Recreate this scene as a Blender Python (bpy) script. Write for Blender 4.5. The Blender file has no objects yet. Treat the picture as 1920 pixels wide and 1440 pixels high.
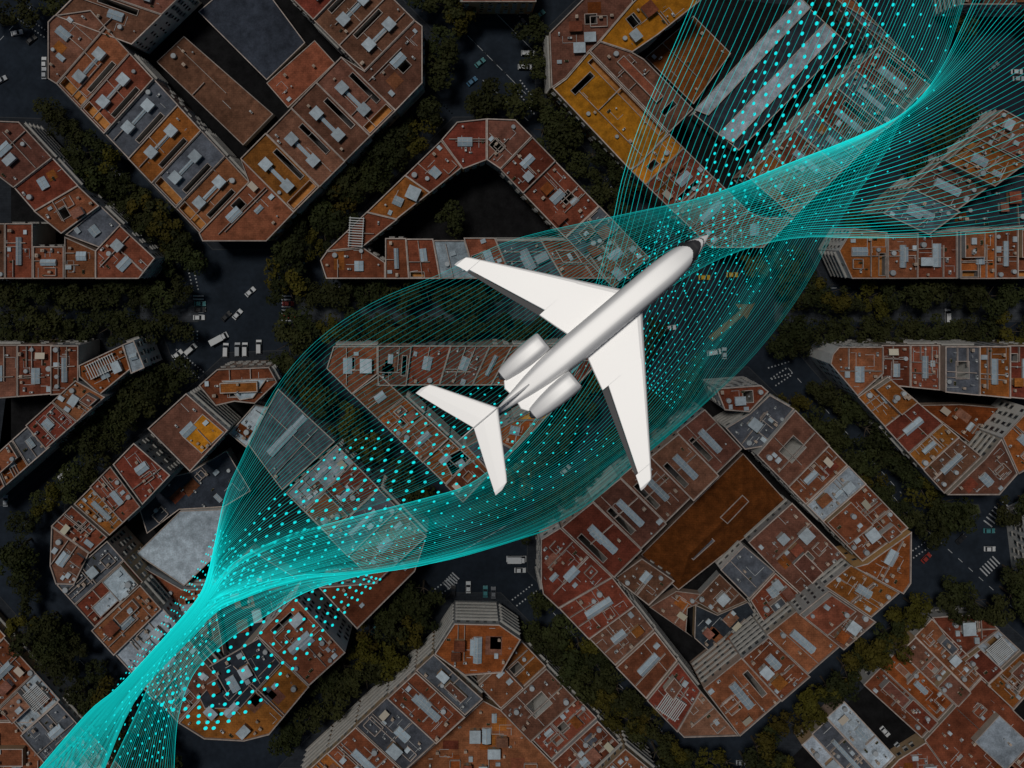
import bpy, math, random
from mathutils import Vector, Matrix
from mathutils.geometry import tessellate_polygon
R = math.radians
# ------------------------------------------------------------------ camera, sky, sun, exposure
scene = bpy.context.scene
CAM_H, F = 415.0, 2075.0            # camera height in metres, focal length in photo pixels
NU, NV = 862.0, 428.0               # the point straight below the camera
cam_data = bpy.data.cameras.new("camera")
cam = bpy.data.objects.new("camera", cam_data)
scene.collection.objects.link(cam)
cam.location = (0, 0, CAM_H)
cam_data.sensor_fit = 'HORIZONTAL'
cam_data.sensor_width = 36.0
cam_data.lens = 36.0 * F / 1920.0
cam_data.shift_x = (960 - NU) / 1920.0
cam_data.shift_y = (NV - 720) / 1920.0
cam_data.clip_end = 5000
scene.camera = cam
SUN_EL, SUN_DIR = 68.0, Vector((-0.62, 0.78))        # high, leaning to the upper left
SUN_AZ = math.atan2(SUN_DIR.x, SUN_DIR.y)            # clockwise from +Y
world = bpy.data.worlds.new("World")
scene.world = world
world.use_nodes = True
nt = world.node_tree
sky = nt.nodes.new("ShaderNodeTexSky")
sky.sky_type = 'NISHITA'
sky.sun_disc = False
sky.sun_elevation = R(SUN_EL)
sky.sun_rotation = SUN_AZ
sky.air_density = 1.0
sky.dust_density = 1.0
bg = nt.nodes.get("Background") or nt.nodes.new("ShaderNodeBackground")
nt.links.new(sky.outputs[0], bg.inputs[0])
bg.inputs[1].default_value = 0.05
sun_data = bpy.data.lights.new("sun", 'SUN')
sun_data.energy = 4.5
sun_data.angle = R(10)
sun_data.color = (1.0, 0.955, 0.89)
sun = bpy.data.objects.new("sun", sun_data)
scene.collection.objects.link(sun)
sd = Vector((SUN_DIR.normalized().x * math.cos(R(SUN_EL)), SUN_DIR.normalized().y * math.cos(R(SUN_EL)), math.sin(R(SUN_EL))))
sun.rotation_euler = sd.to_track_quat('Z', 'Y').to_euler()
sun.location = (0, 0, 500)
scene.view_settings.view_transform = 'Standard'
scene.view_settings.look = 'None'
scene.view_settings.gamma = 1.0
scene.view_settings.exposure = -1.92
scene.cycles.max_bounces = 5
scene.cycles.diffuse_bounces = 2
scene.cycles.glossy_bounces = 2
scene.cycles.transparent_max_bounces = 4
rnd = random.Random(7)

# ------------------------------------------------------------------ helpers
C = scene.collection
def P(u, v, z=0.0):
    k = (CAM_H - z) / F
    return Vector(((u - NU) * k, (NV - v) * k, z))
class MB:
    """collects faces and links them as one mesh object"""
    def __init__(s): s.v = []; s.f = []; s.m = []; s.cur = 0
    def face(s, pts, m=None):
        n = len(s.v); s.v += [tuple(p) for p in pts]; s.f.append(tuple(range(n, n + len(pts)))); s.m.append(s.cur if m is None else m)
    def box(s, c, sx, sy, sz, ang=0.0, m=None, taper=1.0):
        """box whose bottom centre is c"""
        ca, sa = math.cos(ang), math.sin(ang); q = []
        for z, t in ((0, 1.0), (sz, taper)):
            for a, b in ((-1, -1), (1, -1), (1, 1), (-1, 1)):
                x, y = a * sx / 2 * t, b * sy / 2 * t
                q.append((c[0] + x * ca - y * sa, c[1] + x * sa + y * ca, c[2] + z))
        n = len(s.v); s.v += q
        for f in ((3, 2, 1, 0), (4, 5, 6, 7), (0, 1, 5, 4), (1, 2, 6, 5), (2, 3, 7, 6), (3, 0, 4, 7)):
            s.f.append(tuple(n + i for i in f)); s.m.append(s.cur if m is None else m)
    def prism(s, poly, z0, z1, top=True, bottom=False, m=None):
        n = len(poly)
        for i in range(n):
            a, b = poly[i], poly[(i + 1) % n]
            s.face(((a[0], a[1], z0), (b[0], b[1], z0), (b[0], b[1], z1), (a[0], a[1], z1)), m)
        if top: s.flat([poly], z1, m)
        if bottom: s.flat([poly], z0, m, True)
    def flat(s, loops, z, m=None, flip=False):
        allp = [p for l in loops for p in l]; n = len(s.v)
        s.v += [(p[0], p[1], z) for p in allp]
        for t in tessellate_polygon([[Vector((p[0], p[1], 0)) for p in l] for l in loops]):
            a, b, c = (allp[i] for i in t)
            cr = (b[0] - a[0]) * (c[1] - a[1]) - (b[1] - a[1]) * (c[0] - a[0])
            if (cr < 0) != flip: t = (t[0], t[2], t[1])
            s.f.append(tuple(n + i for i in t)); s.m.append(s.cur if m is None else m)
    def ring(s, outer, inner, z, m=None):
        n = len(outer)
        for i in range(n):
            j = (i + 1) % n
            s.face([(p[0], p[1], z) for p in (outer[i], outer[j], inner[j], inner[i])], m)
    def tube(s, pts, rad, sides=6, m=None, cap=True):
        rings = []; n = len(pts)
        for i, p in enumerate(pts):
            p = Vector(p); d = (Vector(pts[min(i + 1, n - 1)]) - Vector(pts[max(i - 1, 0)])).normalized()
            a = d.orthogonal().normalized() if abs(d.z) > .9 else d.cross(Vector((0, 0, 1))).normalized()
            b = d.cross(a); r = rad[i] if isinstance(rad, (list, tuple)) else rad
            rings.append(len(s.v))
            for k in range(sides):
                t = 2 * math.pi * k / sides
                s.v.append(tuple(p + a * (r * math.cos(t)) + b * (r * math.sin(t))))
        for i in range(n - 1):
            for k in range(sides):
                j = (k + 1) % sides
                s.f.append((rings[i] + k, rings[i] + j, rings[i + 1] + j, rings[i + 1] + k)); s.m.append(s.cur if m is None else m)
        if cap:
            s.f.append(tuple(rings[0] + k for k in range(sides))[::-1]); s.m.append(s.cur if m is None else m)
            s.f.append(tuple(rings[-1] + k for k in range(sides))); s.m.append(s.cur if m is None else m)
    def mesh(s, name, mats, off=None, smooth=False):
        me = bpy.data.meshes.new(name)
        v = s.v if off is None else [(a - off[0], b - off[1], c - off[2]) for a, b, c in s.v]
        me.from_pydata(v, [], s.f)
        for mt in (mats if isinstance(mats, (list, tuple)) else [mats]): me.materials.append(mt)
        if any(s.m): me.polygons.foreach_set("material_index", s.m)
        if smooth: me.polygons.foreach_set("use_smooth", [True] * len(s.f))
        me.update()
        return me
    def build(s, name, mats, parent=None, off=None, smooth=False):
        return link(name, s.mesh(name, mats, off, smooth), parent)
def link(name, me, parent=None, loc=None, rz=0.0, sc=None):
    o = bpy.data.objects.new(name, me); C.objects.link(o)
    if parent: o.parent = parent
    if loc is not None: o.location = loc
    if rz: o.rotation_euler = (0, 0, rz)
    if sc is not None: o.scale = sc
    return o
def thing(name, label, cat, loc=(0, 0, 0), rz=0.0, group=None):
    o = link(name, None, None, loc, rz)
    o.empty_display_size = 1.0
    o["label"] = label; o["category"] = cat
    if group: o["group"] = group
    return o
def area(p): return sum(p[i][0] * p[(i + 1) % len(p)][1] - p[(i + 1) % len(p)][0] * p[i][1] for i in range(len(p))) / 2
def ccw(p): return list(p) if area(p) > 0 else list(p)[::-1]
def inset(p, d):
    n = len(p); out = []
    for i in range(n):
        a, b, c = Vector(p[i - 1][:2]), Vector(p[i][:2]), Vector(p[(i + 1) % n][:2])
        e, f = (b - a).normalized(), (c - b).normalized()
        n1, n2 = Vector((-e.y, e.x)), Vector((-f.y, f.x))
        m = n1 + n2; l = m.length
        if l < 1e-4: out.append(b + n1 * d); continue
        m /= l; out.append(b + m * (d / max(0.45, m.dot(n1))))
    return out
def inside(pt, poly):
    x, y = pt[0], pt[1]; r = False; n = len(poly)
    for i in range(n):
        a, b = poly[i], poly[i - 1]
        if (a[1] > y) != (b[1] > y) and x < (b[0] - a[0]) * (y - a[1]) / (b[1] - a[1]) + a[0]: r = not r
    return r
def dist_edge(pt, poly):
    p = Vector(pt[:2]); best = 1e9
    for i in range(len(poly)):
        a, b = Vector(poly[i - 1][:2]), Vector(poly[i][:2]); ab = b - a
        t = max(0, min(1, (p - a).dot(ab) / max(1e-9, ab.length_squared)))
        best = min(best, (p - a - ab * t).length)
    return best
ORD = "first second third fourth fifth sixth seventh eighth ninth tenth eleventh twelfth thirteenth fourteenth fifteenth sixteenth seventeenth eighteenth nineteenth twentieth".split()

# ------------------------------------------------------------------ materials
MATS = {}
def mat(name, col, rough=0.8, metal=0.0, var=0.0, noise=0.0, scale=0.6, spec=0.3, tile=0.0, bump=0.0, hue=0.0, emit=None, estr=0.0, coat=0.0):
    m = bpy.data.materials.new(name); m.use_nodes = True
    t = m.node_tree; N, L = t.nodes, t.links
    b = N.get("Principled BSDF")
    b.inputs["Roughness"].default_value = rough; b.inputs["Metallic"].default_value = metal
    b.inputs["Specular IOR Level"].default_value = spec
    b.inputs["Base Color"].default_value = (*col, 1)
    if coat: b.inputs["Coat Weight"].default_value = coat; b.inputs["Coat Roughness"].default_value = .45; b.inputs["Coat IOR"].default_value = 2.0
    if emit: b.inputs["Emission Color"].default_value = (*emit, 1); b.inputs["Emission Strength"].default_value = estr
    if var or noise or tile or bump:
        geo = N.new("ShaderNodeNewGeometry")
        rgb = N.new("ShaderNodeRGB"); rgb.outputs[0].default_value = (*col, 1); out = rgb.outputs[0]
        if var:
            oi = N.new("ShaderNodeObjectInfo")
            hs = N.new("ShaderNodeHueSaturation")
            mr = N.new("ShaderNodeMapRange"); mr.inputs[3].default_value = 1 - var; mr.inputs[4].default_value = 1 + var
            L.new(oi.outputs["Random"], mr.inputs[0]); L.new(mr.outputs[0], hs.inputs["Value"])
            if hue:
                wn = N.new("ShaderNodeTexWhiteNoise"); wn.noise_dimensions = '1D'; L.new(oi.outputs["Random"], wn.inputs["W"])
                mh = N.new("ShaderNodeMapRange"); mh.inputs[3].default_value = .5 - hue; mh.inputs[4].default_value = .5 + hue
                L.new(wn.outputs["Value"], mh.inputs[0]); L.new(mh.outputs[0], hs.inputs["Hue"])
            L.new(out, hs.inputs["Color"]); out = hs.outputs[0]
        if noise:
            for sc_, amt in ((scale, noise), (scale * 0.16, noise * .8), (scale * 5, noise * .6)):
                nz = N.new("ShaderNodeTexNoise"); nz.inputs["Scale"].default_value = sc_; nz.inputs["Detail"].default_value = 4
                L.new(geo.outputs["Position"], nz.inputs["Vector"])
                mr = N.new("ShaderNodeMapRange"); mr.inputs[1].default_value = .3; mr.inputs[2].default_value = .7
                mr.inputs[3].default_value = 1 - amt; mr.inputs[4].default_value = 1 + amt
                L.new(nz.outputs[0], mr.inputs[0])
                mx = N.new("ShaderNodeVectorMath"); mx.operation = 'SCALE'
                L.new(out, mx.inputs[0]); L.new(mr.outputs[0], mx.inputs["Scale"]); out = mx.outputs[0]
        if tile:
            br = N.new("ShaderNodeTexBrick"); br.inputs["Scale"].default_value = 1.0
            br.inputs["Brick Width"].default_value = tile; br.inputs["Row Height"].default_value = tile * .5
            br.inputs["Mortar Size"].default_value = tile * .03
            br.inputs["Color1"].default_value = (1.06, 1.06, 1.06, 1); br.inputs["Color2"].default_value = (.92, .92, .92, 1); br.inputs["Mortar"].default_value = (.72, .72, .72, 1)
            tc = N.new("ShaderNodeTexCoord"); L.new(tc.outputs["Object"], br.inputs["Vector"])
            mx = N.new("ShaderNodeVectorMath"); mx.operation = 'MULTIPLY'
            L.new(out, mx.inputs[0]); L.new(br.outputs[0], mx.inputs[1]); out = mx.outputs[0]
        L.new(out, b.inputs["Base Color"])
        if bump:
            nz = N.new("ShaderNodeTexNoise"); nz.inputs["Scale"].default_value = 3.0
            L.new(geo.outputs["Position"], nz.inputs["Vector"])
            bp = N.new("ShaderNodeBump"); bp.inputs["Strength"].default_value = bump; bp.inputs["Distance"].default_value = .1
            L.new(nz.outputs[0], bp.inputs["Height"]); L.new(bp.outputs[0], b.inputs["Normal"])
    MATS[name] = m
    return m
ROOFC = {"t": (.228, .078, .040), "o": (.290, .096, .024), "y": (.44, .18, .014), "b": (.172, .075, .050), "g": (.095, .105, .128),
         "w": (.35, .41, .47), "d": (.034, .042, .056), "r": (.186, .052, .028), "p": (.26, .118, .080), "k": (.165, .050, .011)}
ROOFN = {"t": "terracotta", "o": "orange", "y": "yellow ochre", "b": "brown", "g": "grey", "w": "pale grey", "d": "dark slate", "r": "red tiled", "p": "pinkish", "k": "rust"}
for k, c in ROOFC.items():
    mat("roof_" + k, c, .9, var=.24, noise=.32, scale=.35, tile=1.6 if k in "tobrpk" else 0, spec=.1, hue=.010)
WALLS = []
for i, c in enumerate([(.42, .37, .31), (.48, .47, .45), (.40, .28, .17), (.33, .33, .33), (.42, .31, .25)]):
    WALLS.append(mat("plaster_%d" % i, c, .9, var=.12, noise=.12, scale=.25, spec=.1))
W_WHITE = mat("plaster_white", (.70, .69, .66), .85, noise=.08, scale=.3, spec=.1)
W_OCHRE = mat("plaster_ochre", (.58, .34, .14), .85, noise=.1, scale=.3, spec=.1)
COPE = mat("coping", (.44, .37, .33), .85, var=.2, noise=.2, spec=.1)
WINDOW = mat("window_glass", (.03, .035, .045), .25, spec=.3)
SHUT = mat("shutter", (.30, .29, .26), .7, var=.3)
BALC = mat("balcony_stone", (.36, .35, .33), .85, noise=.1)
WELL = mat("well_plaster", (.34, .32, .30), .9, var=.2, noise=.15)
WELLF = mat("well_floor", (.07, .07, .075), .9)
SKYL = mat("skylight_glass", (.36, .45, .52), .5, var=.2, noise=.12, scale=.8, spec=.15)
SKYF = mat("skylight_frame", (.60, .62, .62), .6, spec=.2)
HUT = mat("hut_render", (.56, .56, .54), .85, var=.22, noise=.15, spec=.1)
HUT2 = mat("hut_ochre", (.45, .28, .16), .85, var=.2, noise=.15, spec=.1)
HUTTOP = mat("hut_cap", (.44, .51, .56), .8, var=.22, noise=.15, spec=.1)
TERR = mat("terrace_tile", (.45, .20, .06), .9, var=.25, noise=.2, tile=1.0, spec=.1)
ACM = mat("painted_steel", (.55, .57, .57), .5, var=.2)
ACD = mat("fan_grille", (.05, .05, .055), .6)
CHIM = mat("chimney_render", (.45, .36, .29), .9, var=.2, noise=.1)
TANK = mat("fibre_cement", (.40, .43, .45), .8, var=.2)
AWN = mat("awning_cloth", (.55, .50, .40), .9, var=.3, hue=.03)
WOOD = mat("pergola_wood", (.26, .15, .08), .8, var=.2)
ASPH = mat("asphalt", (.018, .025, .036), .9, noise=.25, scale=.12, spec=.1)
PAVE = mat("pavement_slabs", (.026, .031, .039), .9, noise=.2, scale=.4, tile=2.0, spec=.1)
KERB = mat("kerb_stone", (.04, .044, .05), .85, noise=.1)
PROM = mat("promenade_slabs", (.055, .062, .072), .9, noise=.28, scale=.5, tile=3.0, spec=.1)
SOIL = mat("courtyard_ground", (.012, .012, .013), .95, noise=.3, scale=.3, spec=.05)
PAINT = mat("road_paint", (.42, .44, .46), .8, noise=.15, scale=2.0, spec=.1)
OPAINT = mat("orange_paint", (.20, .10, .03), .8, noise=.2, scale=.6, spec=.1)
BARK = mat("bark", (.09, .07, .05), .95, noise=.2, scale=3)
LEAF = mat("leaf", (.027, .031, .009), .75, var=.3, noise=.25, scale=.5, spec=.15, hue=.02)
LEAFY = mat("leaf_golden", (.066, .056, .008), .75, var=.25, noise=.25, scale=.5, spec=.15, hue=.015)
GRASS = mat("roof_planting", (.045, .055, .02), .9, noise=.3, scale=1.5)
# ------------------------------------------------------------------ ground
mb = MB(); mb.face([(-1600, -1600, 0), (1600, -1600, 0), (1600, 1600, 0), (-1600, 1600, 0)])
road = mb.build("road", ASPH); road["kind"] = "structure"

# ------------------------------------------------------------------ building kit
SPECS = []          # every building of the city, registered first and built when all footprints are known
DENSE = ("B3", "B4", "B7", "B8", "B10", "B11", "B12", "B13")       # blocks with crowded roofs
def reg(block, px, hb, col, feats, label, dh=0.0, wall=None, low=False, quad=None, name="apartment_building", cat="building"):
    poly = [P(u, v, hb).to_2d() for u, v in px]
    extra = ["X"] if block in DENSE and "X" in feats and not low else []
    feats = list(feats) + extra
    SPECS.append(dict(block=block, poly=ccw(poly), raw=poly, h=hb + dh, col=col, feats=feats, label=label, wall=wall, low=low, quad=quad, name=name, cat=cat))
def lerp(a, b, t): return (a[0] + (b[0] - a[0]) * t, a[1] + (b[1] - a[1]) * t)
BLOCK = {}
COUNT = {}
def row(block, side, frm, o0, o1, i0, i1, hb, specs, depth_j=0.0):
    """a terrace of houses between an outer (street) line and an inner (courtyard) line"""
    tot = sum(s[1] for s in specs); acc = 0.0; rr = random.Random(hash_str(block + side))
    for k, s in enumerate(specs):
        a, b = acc / tot, (acc + s[1]) / tot; acc += s[1]
        j = rr.uniform(-depth_j, depth_j)
        A, B_ = lerp(o0, o1, a), lerp(o0, o1, b)
        I0, I1 = lerp(A, lerp(i0, i1, a), 1 + j), lerp(B_, lerp(i0, i1, b), 1 + j)
        n = COUNT.get((block, side), 0); COUNT[(block, side)] = n + 1
        end = "" if len(specs) == 1 else " %s from %s" % (ORD[k], frm)
        lab = "%s roofed house%s, %s side of %s" % (ROOFN[s[0]], end, side, BLOCK[block])
        dh = s[3] if len(s) > 3 else rr.choice((-2.2, -1.2, -.4, .3, 1.2, 2.4) if block in DENSE else (-.9, -.4, 0, .3, .7))
        reg(block, [A, B_, I1, I0], hb, s[0], s[2], lab, dh, quad=True, wall=s[4] if len(s) > 4 else None)
def hash_str(s):
    h = 7
    for ch in s: h = (h * 131 + ord(ch)) % 1000003
    return h
def piece(block, px, hb, col, feats, label, dh=0.0, wall=None, low=False, name="apartment_building"):
    reg(block, px, hb, col, feats, label, dh, wall, low, None, name)

def unit_meshes():
    U = {}
    b = MB(); b.box((0, 0, .15), 1.1, .5, .9, m=0); b.box((-.2, 0, 1.052), .5, .4, .02, m=1); b.box((0, 0, 0), .9, .3, .15, m=1)
    U["air_conditioner"] = b.mesh("air_conditioner", [ACM, ACD])
    b = MB(); b.box((0, 0, 0), .8, .6, 1.5); b.box((0, 0, 1.5), 1.0, .8, .14); b.box((0, 0, 1.64), .4, .3, .25)
    U["chimney"] = b.mesh("chimney", [CHIM])
    b = MB(); b.tube([(0, 0, 0), (0, 0, 1.3), (0, 0, 1.38)], [.75, .75, .6], 14)
    U["water_tank"] = b.mesh("water_tank", [TANK])
    b = MB(); b.tube([(0, 0, 0), (0, 0, 1.2)], .12, 6); b.tube([(0, 0, 1.2), (0, 0, 1.4)], [.3, .1], 8)
    U["vent_pipe"] = b.mesh("vent_pipe", [ACM])
    b = MB(); b.box((0, 0, 0), 1.6, 1.2, .7); b.box((0, 0, .7), 1.7, 1.3, .08, m=1)
    U["roof_hatch"] = b.mesh("roof_hatch", [HUT, HUTTOP])
    b = MB(); b.box((0, 0, 0), 1.2, .5, .45, m=1)
    for k in range(7):
        a = k * .9; b.box((math.cos(a) * .4, .14 * math.sin(a * 2), .45), .35, .3, .35 + .1 * (k % 3), a, 0, .5)
    U["planter"] = b.mesh("planter", [GRASS, CHIM])
    b = MB(); b.tube([(0, 0, 0), (0, 0, 2.6)], .035, 5)
    for k in range(5): b.tube([(-.5 + .05 * k, 0, 1.5 + .22 * k), (.5 - .05 * k, 0, 1.5 + .22 * k)], .02, 4)
    U["aerial"] = b.mesh("aerial", [ACM])
    return U
UNIT = unit_meshes()
POLYS = []
ROOTS = {}
ROOF_PARTS = ("roof_cap", "roof_band", "roof_lantern", "roof_deck")
def make_building(sp, idx):
    rr = random.Random(1000 + idx); poly = sp["poly"]; h = sp["h"]; low = sp["low"]
    cx = sum(p[0] for p in poly) / len(poly); cy = sum(p[1] for p in poly) / len(poly); off = (cx, cy, 0)
    zb = 0.0
    if sp["name"] in ROOF_PARTS:                                        # a raised piece of the roof of the house or hall it stands on
        host = [k for k in range(idx) if SPECS[k]["name"] not in ROOF_PARTS and inside((cx, cy), SPECS[k]["poly"]) and k in ROOTS][-1]
        hr = ROOTS[host]; zb = SPECS[host]["h"] + .004
        root = link(sp["name"], None, hr, (cx - hr.location.x, cy - hr.location.y, 0)); root.empty_display_size = 1.0
        root["label"] = sp["label"]
    else:
        root = thing(sp["name"], sp["label"], sp["cat"], off); ROOTS[idx] = root
    base = inset(poly, .03); par = .25 if low else .85; inner = inset(base, .2 if low else .27)
    wallm = sp["wall"] or WALLS[rr.randrange(len(WALLS))]
    # local frame
    raw = sp["raw"]
    if sp["quad"]:
        q = raw
        def Lf(s, t): return (q[0] * (1 - s) + q[1] * s) * (1 - t) + (q[3] * (1 - s) + q[2] * s) * t
    else:
        e = max(range(len(poly)), key=lambda i: (Vector(poly[i]) - Vector(poly[i - 1])).length)
        ax = (Vector(poly[e]) - Vector(poly[e - 1])).normalized(); ay = Vector((-ax.y, ax.x))
        xs = [Vector(p).dot(ax) for p in poly]; ys = [Vector(p).dot(ay) for p in poly]
        x0, x1, y0, y1 = min(xs), max(xs), min(ys), max(ys)
        def Lf(s, t): return ax * (x0 + (x1 - x0) * s) + ay * (y0 + (y1 - y0) * t)
    dv = Lf(.5, .6) - Lf(.5, .4); ang = math.atan2(dv.y, dv.x)            # depth direction
    Wd, Dp = (Lf(1, .5) - Lf(0, .5)).length, (Lf(.5, 1) - Lf(.5, 0)).length
    inner_ok = inset(inner, .25)
    taken = []                                                          # (point, radius)
    def free(p, r):
        return inside(p, inner) and dist_edge(p, inner) > r * .8 and all((p - q_).length > r + r_ for q_, r_ in taken)
    def take_line(p, d, length, r):
        k = max(1, int(length / (r * 1.3)))
        for i in range(k + 1): taken.append((p + d * (length * (i / k - .5)), r))
    dvec = Vector((math.cos(ang), math.sin(ang))); wvec = Vector((-dvec.y, dvec.x))
    holes = []; stepped = []
    def rect(c, lw, ld):                                                # corner loop, lw across, ld along the depth
        return [c + wvec * (a * lw / 2) + dvec * (b * ld / 2) for a, b in ((1, -1), (1, 1), (-1, 1), (-1, -1))]
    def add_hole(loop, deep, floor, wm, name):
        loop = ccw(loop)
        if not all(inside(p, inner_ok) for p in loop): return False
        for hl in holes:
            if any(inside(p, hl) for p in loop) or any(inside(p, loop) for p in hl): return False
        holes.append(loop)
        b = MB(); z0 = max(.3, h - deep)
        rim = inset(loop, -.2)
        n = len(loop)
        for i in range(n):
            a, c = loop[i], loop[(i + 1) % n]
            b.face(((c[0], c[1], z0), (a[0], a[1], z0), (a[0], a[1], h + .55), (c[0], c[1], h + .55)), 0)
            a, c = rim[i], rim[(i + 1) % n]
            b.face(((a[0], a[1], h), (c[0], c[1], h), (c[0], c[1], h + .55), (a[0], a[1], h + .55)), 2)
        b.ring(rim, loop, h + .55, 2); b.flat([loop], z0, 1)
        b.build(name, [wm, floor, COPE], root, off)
        return True
    def hut(c, lw, ld, hh, capm=HUTTOP, m=HUT, name="stair_hut"):
        if not all(inside(p, inner) for p in rect(c, lw + .3, ld + .3)): return
        b = MB(); b.box((c[0], c[1], h), ld, lw, hh, ang); o = b.build(name, m, root, off)
        b = MB(); b.box((c[0], c[1], h + hh), ld + .5, lw + .5, .22, ang); b.build("cap", capm, o, off)
        b = MB(); e_ = Vector(c) + dvec * (ld / 2 + .03); b.box((e_[0], e_[1], h + .05), .05, .9, min(2.0, hh - .2), ang); b.build("door", SHUT, o, off)
    def skylight(c, lw, ld, base_h=.8, rise=.7, bars=None):
        if not all(inside(p, inner) for p in rect(c, lw, ld)): return
        b = MB(); b.box((c[0], c[1], h), ld, lw, base_h, ang); o = b.build("skylight", HUT, root, off)
        A = [Vector(c) + dvec * (i * ld / 2) + wvec * (j * lw / 2) for i, j in ((-1, -1), (1, -1), (1, 1), (-1, 1))]
        r0, r1 = Vector(c) - dvec * (ld / 2), Vector(c) + dvec * (ld / 2); z0, z1 = h + base_h + .01, h + base_h + rise
        b = MB()
        b.face([(*A[0], z0), (*A[1], z0), (*r1, z1), (*r0, z1)]); b.face([(*A[2], z0), (*A[3], z0), (*r0, z1), (*r1, z1)])
        b.face([(*A[1], z0), (*A[2], z0), (*r1, z1)]); b.face([(*A[3], z0), (*A[0], z0), (*r0, z1)])
        b.build("pane", SKYL, o, off)
        b = MB(); n = bars or max(3, int(ld / 1.6))
        for i in range(n + 1):
            p = r0.lerp(r1, i / n)
            for sg in (-1, 1):
                e_ = p + wvec * (sg * lw / 2)
                b.tube([(p.x, p.y, z1 + .03), (e_.x, e_.y, z0 + .03)], .06, 4, cap=False)
        b.tube([(*r0, z1 + .05), (*r1, z1 + .05)], .1, 4)
        b.build("glazing_bar", SKYF, o, off)
    def divider(p0, p1):
        d = p1 - p0
        if d.length < 1: return
        m_ = (p0 + p1) / 2
        if not (inside(p0, inner) and inside(p1, inner)): return
        b = MB(); b.box((m_.x, m_.y, h), d.length, .22, 1.1, math.atan2(d.y, d.x)); b.build("dividing_wall", COPE, root, off)
    for fch in sp["feats"]:
        if fch == "F" :
            lo = [Lf(.06, .035), Lf(.94, .035), Lf(.94, .15), Lf(.06, .15)]
            add_hole(lo, 2.6, TERR, W_OCHRE, "front_terrace")
            taken.append((Lf(.3, .09), 2)); taken.append((Lf(.7, .09), 2))
        elif fch == "f":
            lo = [Lf(.06, .04), Lf(.5, .04), Lf(.5, .16), Lf(.06, .16)]
            add_hole(lo, 2.6, TERR, WELL, "front_terrace"); taken.append((Lf(.28, .1), 3))
        elif fch == "W":
            c = Lf(.845, .5); ld = Dp * .5
            if add_hole(rect(c, min(2.0, Wd * .14), ld), 15, WELLF, WELL, "light_well"): take_line(c, dvec, ld, 1.6)
        elif fch == "w":
            c = Lf(rr.uniform(.3, .7), rr.uniform(.35, .65)); a = min(3.4, Wd * .28)
            if add_hole(rect(c, a, a * 1.2), 14, WELLF, WELL, "light_well"): taken.append((c, a * .8))
        elif fch == "B":
            c = Lf(.5, .5)
            if add_hole(rect(c, Wd * .36, Dp * .36), 16, WELLF, W_WHITE, "light_well"): taken.append((c, max(Wd, Dp) * .25))
        elif fch == "D":
            a = min(4.0, Wd * .26)
            for t in (.30, .70): hut(Lf(.40, t), a, a, 2.6, m=HUT if t > .5 else HUT)
            c = Lf(.40, .5); skylight(c, a * .42, Dp * .4 - a - .4, .5, .35)
            take_line(c, dvec, Dp * .4, a * .75)
        elif fch == "L":
            c = Lf(.5, .5); ld = Dp * .5; lw = min(3.0, Wd * .2)
            skylight(c, lw, ld, .9, .8); take_line(c, dvec, ld, lw * .7)
        elif fch == "S":
            c = Lf(rr.uniform(.4, .6), rr.uniform(.4, .62)); lw = min(3.2, Wd * .24); ld = min(5.5, Dp * .32)
            skylight(c, lw, ld, .8, .7); take_line(c, dvec, ld, lw * .75)
        elif fch == "P":
            c = Lf(.5, .3); n = 12; ld = min(8, Dp * .4); lw = Wd * .6
            if inside(c, inner):
                pg = MB(); pg.box((c.x - dvec.x * ld / 2, c.y - dvec.y * ld / 2, h), .18, lw, 2.4, ang); pg.box((c.x + dvec.x * ld / 2, c.y + dvec.y * ld / 2, h), .18, lw, 2.4, ang)
                po = pg.build("pergola", HUT, root, off)
                for i in range(n):
                    p = c + wvec * (lw * ((i + .5) / n - .5)); b = MB(); b.box((p.x, p.y, h + 2.42), ld + .6, .28, .14, ang); b.build("slat", SKYF, po, off)
                taken.append((c, max(ld, lw) * .5))
        elif fch == "G":
            c = Lf(.5, .12); lo = rect(c, Wd * .8, Dp * .12)
            if all(inside(p, inner) for p in lo):
                b = MB(); b.prism(ccw(lo), h, h + .6); b.build("planting_bed", GRASS, root, off); taken.append((c, Wd * .3))
        elif fch == "M":                                                # low, wide hall roof with ribs
            for t in (.3, .7):
                c = Lf(.5, t); skylight(c, Dp * .09, Wd * .5, .5, .5)
        elif fch in "xX":
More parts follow.
